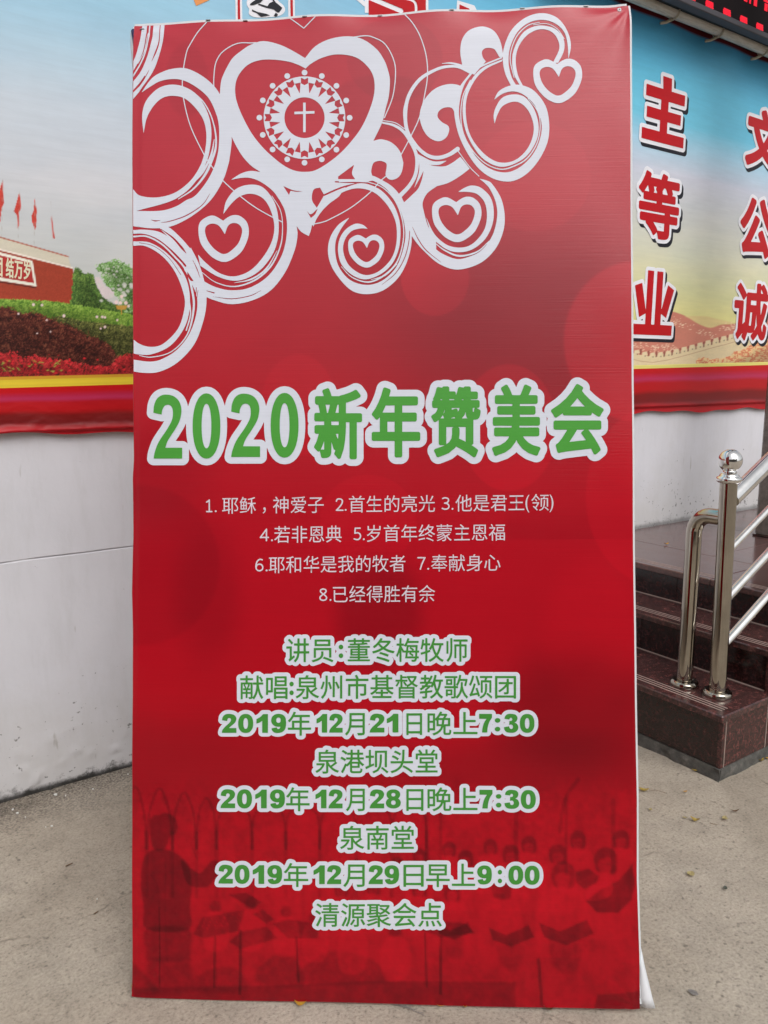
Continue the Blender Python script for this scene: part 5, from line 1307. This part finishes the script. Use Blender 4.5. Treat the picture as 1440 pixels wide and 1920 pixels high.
    def seg(items, yl, yr, xa, xb, Hc, Hd, up):
        out = []
        for t_, a, b in items:
            yb_ = yl + (yr - yl) * (a - xa) / (xb - xa); cjk = any(ord(ch) > 0x2E80 for ch in t_)
            out.append((t_, a, b, yb_ - (0 if cjk else up), Hc if cjk else Hd, (yr - yl) / (xb - xa)))
        return out
    white(seg([("1.", 384, 407), ("耶稣", 417, 480), ("神爱子", 512, 607), ("2.", 628.7, 650), ("首生的亮光", 654, 815.5), ("3.", 827.5, 850.5), ("他是君王", 854, 983), ("领", 996, 1029)], 964, 957.5, 383, 1029, 30, 24, 3.5)
          + [("，", 493, 498.5, 962, 30), ("(", 985, 992.5, 953, 25), (")", 1030, 1037.5, 952.5, 25)])
    white(seg([("4.", 487, 512), ("若非恩典", 514, 640.6), ("5.", 662, 684), ("岁首年终蒙主恩福", 687.6, 947)], 1018.5, 1013.5, 487, 947, 30, 24, 3.5))
    white(seg([("6.", 478, 502), ("耶和华是我的牧者", 504, 760), ("7.", 782, 805), ("奉献身心", 808, 938.6)], 1075, 1070.5, 478, 938, 30, 24, 3.5))
    white(seg([("8.", 597.5, 621.5), ("已经得胜有余", 624, 816)], 1130.5, 1129, 597, 816, 30, 24, 3.5))
    # green lines with white outlines
    GC, GD = .35, 2.7
    def gline(items, yl, yr, xa, xb, Hc=42.5, Hd=35, up=5.5):
        runs = []
        for t_, a, b in items:
            cjk = any(ord(ch) > 0x2E80 for ch in t_); y = yl + (yr - yl) * (a - xa) / (xb - xa)
            colon = t_ == ':'
            if colon: runs.append((t_, a, b, y - up - 2, (Hd * .72), 0, True, 1.6))
            else: runs.append((t_, a, b, y - (0 if cjk else up), Hc if cjk else Hd, (yr - yl) / (xb - xa), None, GC if cjk else GD))
        build_outline(runs, 0, 7.2, .7, GREEN2, "event_lettering")
    gline([("讲员", 537, 625), (":", 635, 643.5), ("董冬梅牧师", 652, 877)], 1241.5, 1241.5, 537, 877)
    gline([("献唱", 451, 539.5), (":", 543, 551), ("泉州市基督教歌颂团", 554.5, 968)], 1310.5, 1310.5, 451, 968)
    def dat(dd, y0_, y1_, ap, t_, sh=0, tm=None, cs="7:30", off=0):
        pass
    gline([("2019", 416.7, 537), ("年", 540, 583.5), ("12", 588.5, 643), ("月", 647, 684), ("21", 693, 752.5), ("日", 762, 791.5), ("晚上", 801.6, 895.6), ("7", 898.5, 923), (":", 928, 938.5), ("30", 945, 1002.5)], 1378.5, 1380, 416, 1003)
    gline([("泉港坝头堂", 591.7, 820.5)], 1450, 1450.5, 591, 820)
    gline([("2019", 414.5, 535), ("年", 537, 581), ("12", 586.5, 643), ("月", 649, 684), ("28", 693, 751.5), ("日", 762, 794), ("晚上", 801.6, 895.6), ("7", 899, 924), (":", 930, 940.5), ("30", 946, 1005)], 1519, 1523, 414, 1005)
    gline([("泉南堂", 638, 776)], 1592.5, 1593, 638, 776)
    gline([("2019", 410.5, 530), ("年", 532.8, 578.5), ("12", 583, 640.5), ("月", 644, 684), ("29", 691, 748.5), ("日", 756.5, 794.5), ("早上", 799, 891), ("9", 895, 922.5), (":", 933.5, 941.5), ("00", 953.5, 1012)], 1660, 1665, 410, 1012)
    gline([("清源聚会点", 591.5, 828.5)], 1736, 1737.5, 591, 828)
    # wooden frame and prop behind
    WOOD = simple("pale_wood", (.42, .30, .18), .7)
    def fb(x0, x1, y0, y1, z0=-.024, z1=-.0065): 
        mb = MB(); mb.box(x0, x1, y0, y1, z0 - .012, z1, .001); mb.build("frame_bar", WOOD, root)
    fb(.006, .036, .012, 1.952); fb(.955, .985, .012, 1.952); fb(.037, .954, .012, .042); fb(.037, .954, 1.922, 1.952); fb(.037, .954, .97, 1.0)
    for x in (.2, .78):
        p0 = Vector((x, 1.5, -.045)); 
        inv = FRAME_BANNER.inverted(); wp = FRAME_BANNER @ p0; foot = inv @ Vector((wp.x, wp.y + .24, .012))
        mb = MB(); mb.tube([p0, foot], .011, 8); mb.build("prop_leg", WOOD, root)
    # tacks through the upper hem, eyelet in the corner
    TK = simple("dull_staple", (.25, .25, .25), .4, .8)
    for x, y in ((265, 52), (390, 37.5), (459, 36), (571, 30.5), (712, 25), (847, 17), (980, 12), (1100, 7)):
        st = place_b(.001)(np.array([[x, y]]))[0]
        mb = MB(); mb.box(st[0] - .0045, st[0] + .0045, st[1] - .0007, st[1] + .0007, st[2] - .001, st[2] + .0012); mb.build("staple", TK, root)
    st = place_b(.0006)(np.array([[1163, 14]]))[0]
    mb = MB(); mb.lathe([(.0012, 0), (.0026, .0010), (.0038, .0004), (.0042, -.001)], tuple(st), 20); mb.build("eyelet", BACK, root, True)
    # loose cloth corners: upper left (white and navy back) and lower right (white)
    def flap(name, rows, mt_):
        vs = []; m_ = len(rows[0])
        for r in rows:
            for x, y, dz in r:
                p = happly(HB, np.array([x, y], float)); vs.append((p[0], p[1], dz))
        fs = [(i * m_ + k, i * m_ + k + 1, (i + 1) * m_ + k + 1, (i + 1) * m_ + k) for i in range(len(rows) - 1) for k in range(m_ - 1)]
        mb = MB(); mb.add(vs, fs); o = mb.build(name, mt_, root, True)
        md = o.modifiers.new("thickness", 'SOLIDIFY'); md.thickness = .0008; md.offset = 0
        return o
    flap("loose_corner", [[(1199, 1775, -.004), (1201, 1776, -.005), (1203.5, 1778, -.008)], [(1199, 1810, -.003), (1204, 1810, -.001), (1209.5, 1811, -.005)], [(1199, 1850, -.003), (1208, 1850, .003), (1218.5, 1850, -.002)],
                          [(1199, 1872, -.003), (1210, 1870, .0045), (1223.5, 1872, .001)], [(1198, 1887, -.004), (1212, 1889.5, .001), (1228.5, 1890, .001)]], BACK)
    flap("loose_corner", [[(252, 41, -.010), (246, 45, -.011), (240, 54, -.013)], [(252, 70, -.010), (246, 74, -.011), (240.5, 80, -.013)], [(252, 105, -.010), (247.5, 110, -.011), (243.5, 114, -.012)], [(252, 135, -.010), (249.5, 138, -.010), (247.5, 140, -.011)]], BACK)
    flap("loose_corner", [[(252, 50, -.007), (246, 50, -.007), (243, 53, -.008)], [(252, 70, -.007), (248, 71, -.007), (246, 72, -.008)], [(252, 90, -.007), (250, 92, -.007), (248.2, 93, -.008)]], simple("navy_cloth", (.02, .025, .09), .6))
    return root
banner()

# ================================================================== LED SIGN AND PIPE ABOVE THE MURAL
def led_sign():
    root = empty("led_sign", FRAME_WALL)
    tag(root, "black LED display board with glowing red characters above the mural at upper right", "LED sign")
    BLK = simple("black_plastic", (.010, .009, .010), .6, spec=.25); FR = simple("grey_aluminium_frame", (.085, .08, .092), .55, .1, .3)
    SCR = simple("display_face", (.008, .004, .005), .7, spec=.15)
    em, n, l, b = mat_new("red_led_light")
    b.inputs['Base Color'].default_value = (.3, .01, .02, 1); b.inputs['Emission Color'].default_value = (1.0, .004, .03, 1); b.inputs['Emission Strength'].default_value = .8
    u0, u1 = .2, 4.0; zb = 2.722; zt = 3.25; vf = -.945
    mb = MB(); mb.box(u0, u1, -1.095, vf - .002, zb + .022, zt, .003); mb.build("housing", BLK, root)
    mb = MB(); mb.box(u0, u1, vf - .035, vf + .006, zb, zb + .024, .003); mb.build("frame_rail", FR, root)
    mb = MB(); mb.box(u0, u1, vf - .035, vf + .006, zt - .03, zt + .002, .003); mb.build("frame_rail", FR, root)
    mb = MB(); mb.box(u0 + .01, u1 - .01, vf - .0035, vf - .001, zb + .025, zt - .031); mb.build("display_panel", SCR, root)
    # lit dots: feet of a row of characters, each drawn with a dot matrix
    O_ = np.array([0, 0, CAM_Z])
    def dots(rects, name="lit_characters"):
        mb = MB()
        for (a, b_, c, d) in rects:
            x = a
            while x < b_:
                z = c
                while z < d:
                    mb.box(x, x + .0046, vf - .001, vf + .0012, z, z + .0046); z += .0062
                x += .0062
        mb.build(name, em, root)
    base = zb + .0275
    LED0, LEDS = 1.058, .1265
    rnd = random.Random(2)
    for k in range(16):
        uc = LED0 + k * LEDS - LEDS * 3
        dots([(uc, uc + .050, base, base + .0045), (uc - .002, uc + .052, base + .0062, base + .0170), (uc + .002, uc + .046, base + .0186, base + .0225)])
    # a second row of characters higher up
    for k in range(12):
        uc = 1.32 + k * .16 - .16 * 4
        rects = [(uc + .05, uc + .062, base + .085, base + .19), (uc, uc + .11, base + .12, base + .132), (uc + .01, uc + .03, base + .085, base + .11), (uc + .085, uc + .105, base + .085, base + .11), (uc + .01, uc + .1, base + .17, base + .182)]
        dots(rects)
led_sign()

def pipe():
    mt, n, l, b = mat_new("weathered_cream_paint")
    tc = n.new('ShaderNodeTexCoord'); mp = n.new('ShaderNodeMapping'); mp.inputs['Scale'].default_value = (5, 60, 60); l.new(tc.outputs['Object'], mp.inputs[0])
    a = nnode(n, 'ShaderNodeTexNoise', Scale=2.0, Detail=7.0, Roughness=.7); l.new(mp.outputs[0], a.inputs['Vector'])
    l.new(ramp(n, l, a.outputs[0], [(.3, (.42, .39, .31)), (.5, (.64, .62, .55)), (.7, (.76, .74, .67))]), b.inputs['Base Color']); b.inputs['Roughness'].default_value = .5
    root = empty("hanging_pole", FRAME_WALL)
    tag(root, "cream pole running under the LED sign that the mural is tied to", "pole")
    pts = [(u, -1.045 + .003 * math.sin(u * 5), 2.742 - .004 * math.sin(u * 3 + 1)) for u in np.arange(-4, 4.1, .08)]
    mb = MB(); mb.tube(pts, .0245, 20); mb.build("pole_tube", mt, root, True, split=50)
    ST = simple("pale_tie_string", (.5, .45, .34), .8)
    for u in (.98, 1.30, 1.66, 2.1):
        for r_ in range(2):
            mb = MB(); uu = u + r_ * .006
            mb.tube([(uu + .028 * math.cos(a_) * 0 + .004 * a_ / 6, -1.045 + .027 * math.sin(a_), 2.742 + .027 * math.cos(a_)) for a_ in np.linspace(0, 6.28, 18)], .0022, 6); mb.build("tie_string", ST, root, True)
        mb = MB(); mb.tube([(u, -1.05, 2.716), (u - .03, -1.058, 2.700), (u - .06, -1.062, 2.692)], .006, 6); mb.build("tie_string", ST, root, True)
    mb = MB(); mb.tube([(1.36, -1.03, 2.764), (1.375, -1.02, 2.785), (1.40, -1.022, 2.800)], .003, 6); mb.tube([(1.39, -1.03, 2.764), (1.40, -1.02, 2.785), (1.402, -1.022, 2.802)], .003, 6)
    mb.build("tie_string", ST, root, True)
pipe()

# ================================================================== ACROSS THE YARD (mirrored in the steel and the cloth's sheen)
def across():
    W_ = simple("aged_render", (.17, .155, .14), .8); D_ = simple("dark_glass", (.03, .035, .04), .1); R_ = simple("roof_tiles", (.13, .05, .035), .8); F_ = simple("window_frame_paint", (.25, .24, .22), .5)
    root = empty("yard_building"); root.location = (0, -10.5, 0)
    tag(root, "low rendered building with dark windows and tiled roof across the yard behind the viewer", "building")
    mb = MB(); mb.box(-9, 11, -3.6, 0, 0, 4.6, .01); mb.build("wall", W_, root)
    mb = MB(); mb.add([(-9.4, -4, 4.62), (11.4, -4, 4.62), (11.4, .5, 4.62), (-9.4, .5, 4.62), (-9.4, -1.8, 5.9), (11.4, -1.8, 5.9)], [(0, 1, 2, 3), (3, 2, 5, 4), (1, 0, 4, 5), (0, 3, 4), (2, 1, 5)]); mb.build("roof", R_, root)
    for i in range(8):
        for z in (.9, 2.9):
            x = -7.8 + i * 2.4
            mb = MB(); mb.box(x - .06, x + 1.26, .001, .05, z - .06, z + 1.26, .004); w = mb.build("window", F_, root)
            mb = MB(); mb.box(x, x + 1.2, .051, .056, z, z + 1.2); mb.build("pane", D_, w)
    LF = simple("tree_leaves", (.045, .07, .025), .7); TR = simple("tree_bark", (.07, .05, .035), .9)
    r = random.Random(11)
    for tx, ty, h_, cr, lab in ((-4.2, -7.6, 4.6, 1.5, "leafy tree across the yard, left of the building's middle"), (2.6, -8.2, 5.2, 1.7, "taller leafy tree across the yard in front of the building"), (7.4, -6.4, 4.2, 1.4, "shorter leafy tree at the yard's far right")):
        t = empty("yard_tree"); t.location = (tx, ty, 0); tag(t, lab, "tree", "trees across the yard")
        mb = MB(); mb.tube([(0, 0, 0), (.05, 0, 1.2), (-.04, .05, 2.4), (0, 0, h_ - .6)], [.14, .11, .08, .03], 10)
        for k in range(6):
            a = r.uniform(0, 6.28); z = r.uniform(1.9, h_ - 1.2); mb.tube([(0, 0, z), (math.cos(a) * .5, math.sin(a) * .5, z + .4), (math.cos(a) * 1.0, math.sin(a) * 1.0, z + .9)], [.05, .035, .012], 6)
        mb.build("trunk", TR, t)
        mb = MB(); cl = [(Vector((r.gauss(0, .5), r.gauss(0, .5), h_ - .9 + r.gauss(0, .5))), r.uniform(.4, .75) * cr / 1.5) for _ in range(14)]
        for k in range(2200):
            c_, q = r.choice(cl); p = c_ + Vector((r.gauss(0, 1), r.gauss(0, 1), r.gauss(0, .8))) * q * .55; u_ = Vector((r.gauss(0, 1), r.gauss(0, 1), r.gauss(0, .6))).normalized(); v_ = u_.orthogonal().normalized()
            L = r.uniform(.06, .13); mb.add([p - u_ * L, p + v_ * L * .4, p + u_ * L, p - v_ * L * .4], [(0, 1, 2, 3)])
        me = bpy.data.meshes.new("crown"); me.from_pydata(mb.v, [], mb.f); me.update(); link("crown", me, LF, t)
across()

# ================================================================== SMALL THINGS ON THE GROUND
def on_plane(px, py, z=0.0):
    """point at height z hit by image pixel (px, py) through the camera"""
    c = Vector(((px - 720) / 1438.49, (py - 960) / 1438.49, 1.0))
    d = right * c.x + down * c.y + fwd * c.z
    t = (z - CAM_Z) / d.z
    return Vector((0, 0, CAM_Z)) + d * t

def leaf_mesh(L, W, curl, stem, seed):
    r = random.Random(seed); n = 7; vs = []; fs = []
    for i in range(n + 1):
        t = i / n; w = W * math.sin(math.pi * min(1, t * .93 + .04)) ** .75 * (1 + r.uniform(-.08, .08)) * .5
        x = (t - .5) * L; z0 = .0015 + curl * (t - .5) ** 2 * L * 2
        for s_ in (-1, -.5, 0, .5, 1):
            vs.append((x, s_ * w, z0 + curl * abs(s_) * W * .35 * (1 + r.uniform(-.3, .3))))
    for i in range(n):
        for k in range(4): fs.append((i * 5 + k, i * 5 + k + 1, (i + 1) * 5 + k + 1, (i + 1) * 5 + k))
    return vs, fs

def leaf_material(name, c0, c1):
    mt, n, l, b = mat_new(name)
    tc = n.new('ShaderNodeTexCoord'); a = nnode(n, 'ShaderNodeTexNoise', Scale=120.0, Detail=5.0, Roughness=.7); l.new(tc.outputs['Object'], a.inputs['Vector'])
    l.new(ramp(n, l, a.outputs[0], [(.35, c0), (.6, c1)]), b.inputs['Base Color']); b.inputs['Roughness'].default_value = .55
    return mt
LY = leaf_material("yellow_leaf", (.26, .16, .03), (.42, .31, .06)); LP = leaf_material("pale_leaf", (.28, .22, .09), (.40, .33, .15))
LO = leaf_material("orange_leaf", (.42, .19, .02), (.55, .33, .04)); LB = leaf_material("brown_leaf", (.07, .035, .015), (.16, .08, .03)); LG = leaf_material("grey_green_leaf", (.04, .045, .035), (.09, .095, .07))
LGY = leaf_material("grey_leaf", (.13, .12, .11), (.22, .2, .19))
def leaf(px, py, L, W, ang, mt, label, curl=.35, z=0.0, stem=0.0, seed=1):
    root = empty("fallen_leaf"); root.location = on_plane(px, py, z + .002); root.rotation_euler = (0, 0, math.radians(ang))
    tag(root, label, "leaf", "fallen leaves scattered around the banner")
    vs, fs = leaf_mesh(L, W, curl, stem, seed); mb = MB(); mb.add(vs, fs); mb.build("blade", mt, root, True)
    if stem:
        mb = MB(); mb.tube([(L * .48, 0, .003), (L * .5 + stem * .5, .002, .004), (L * .5 + stem, -.004, .002)], .0006, 5); mb.build("stem", LB, root, True)
leaf(1207, 1482, .030, .014, -15, LY, "yellow leaf with a long stem just right of the banner edge", stem=.05, seed=1)
leaf(1284.5, 1485, .014, .006, 10, LO, "tiny orange brown leaf scrap below the stair's front face", seed=2)
leaf(1219.5, 1519, .011, .009, 40, LP, "tiny pale leaf scrap near the banner's right edge", seed=3)
leaf(1303, 1539, .024, .014, -30, LY, "curled yellow leaf in the middle of the right hand ground", .6, seed=4)
leaf(1284, 1534, .012, .007, -30, LP, "small pale scrap left of the curled yellow leaf", seed=5)
leaf(1359, 1536, .018, .015, 70, LP, "pale yellow green leaf right of the curled yellow leaf", seed=6)
leaf(1377.5, 1522, .024, .007, 0, LB, "narrow dark brown leaf below the corner of the stairs", .5, seed=7)
leaf(1295, 1640, .019, .019, 20, LP, "round dull yellow leaf alone on the right hand ground", .25, seed=8)
leaf(1359.5, 1667, .013, .011, 60, LG, "small dark grey green leaf near the right edge", .4, seed=9)
leaf(1300, 1862, .020, .013, -40, LGY, "grey leaf pressed flat right of the banner's lower corner", .05, seed=10)
leaf(1303, 1445.5, .020, .009, -10, LY, "yellow leaf against the mortar under the front step", .4, seed=11)
leaf(1427, 1426.5, .022, .012, 20, LY, "yellow brown leaf beside the stair's side face", .5, seed=12)
leaf(1440, 1422.5, .020, .009, -20, LO, "bright yellow leaf beside the stair's side face at the right frame edge", .3, seed=13)
leaf(1249.5, 1021, .024, .014, 15, LO, "dry yellow leaf lying on the granite landing", .5, z=.49, seed=14)
leaf(564, 1880, .024, .020, 0, LO, "round golden leaf peeping out under the banner's lower edge at left", .25, seed=15)
leaf(827, 1885, .022, .009, 5, LO, "flat yellow leaf under the banner's lower edge", .3, seed=16)
leaf(872, 1888, .012, .008, 80, LO, "small upright orange leaf under the banner's lower edge", .6, seed=17)
leaf(1030, 1892.5, .022, .007, 0, LB, "brown curled leaf under the banner's lower edge at right", .5, seed=18)
leaf(248, 1849, .014, .005, 80, LP, "thin pale leaf at the banner's lower left corner", .3, seed=19)

def twig(pts, r, mt, label, grp="twigs on the ground"):
    root = empty("dry_twig"); root.location = on_plane(*pts[0]); tag(root, label, "twig", grp)
    P = [on_plane(*p) - root.location + Vector((0, 0, .003)) for p in pts]
    mb = MB(); mb.tube(P, [r] * (len(P) - 1) + [r * .5], 6); mb.build("stalk", mt, root, True); return root, P
twig([(123, 1626), (130, 1623), (137, 1620)], .0016, LB, "short dark stick lying on the ground left of the banner")
twig([(1331, 1545), (1338, 1547), (1346, 1548)], .0008, LB, "thin brown twig between the yellow leaves at right")
twig([(176, 1716), (181, 1713), (185, 1710)], .0013, LB, "stubby grey brown stick left of the banner, nearer the camera")
rt, P = twig([(700, 1880), (735, 1884), (765, 1892), (795, 1906)], .0008, LGY, "dry grey sprig with side shoots under the banner's lower edge")
mb = MB()
for i in range(9):
    t = .25 + i * .08; a = P[1].lerp(P[2], min(1, t * 1.4)) if t < .7 else P[2].lerp(P[3], (t - .7) * 3)
    mb.tube([a, a + Vector((.012, -.004 + .008 * (i % 2), .002))], .0005, 4)
mb.build("side_shoot", LGY, rt, True)
FLK = simple("white_paint_flake", (.75, .74, .70), .6)
FL_LAB = ["largest round white paint flake near the left frame edge, below the wall foot", "small white flake just right of the largest flake", "pale flake on open ground farther out from the wall, left of the banner",
          "narrow white flake on the ground right under the middle of the mouldy wall foot", "long thin white paint flake lying along the wall foot", "leftmost white paint flake at the frame edge", "white flake close beside the banner's left edge",
          "tiny white flake just right of the long thin flake", "tiniest flake beside the pale flake on open ground", "single white flake nearest the camera, left of the banner"]
for i, (x, y, s_) in enumerate(((33, 1525, .010), (48, 1533, .005), (97, 1549, .007), (174, 1480, .006), (105, 1490, .014), (24, 1518, .008), (240, 1452, .005), (123, 1492, .005), (86, 1551, .003), (182, 1686, .004))):
    mb = MB(); q = [Vector((math.cos(a) * s_ * random.uniform(.5, 1) * .5, math.sin(a) * s_ * random.uniform(.4, .9) * .5, .0022)) for a in np.linspace(0, 2 * math.pi, 7)[:-1]]
    vs = [tuple(p) for p in q] + [(p.x, p.y, -.001) for p in q]; n_ = len(q)
    mb.add(vs, [tuple(range(n_))] + [(k, (k + 1) % n_, (k + 1) % n_ + n_, k + n_) for k in range(n_)])
    o = mb.build("paint_flake", FLK); o.location = on_plane(x, y)
    tag(o, FL_LAB[i], "paint flake", "white paint flakes by the wall")
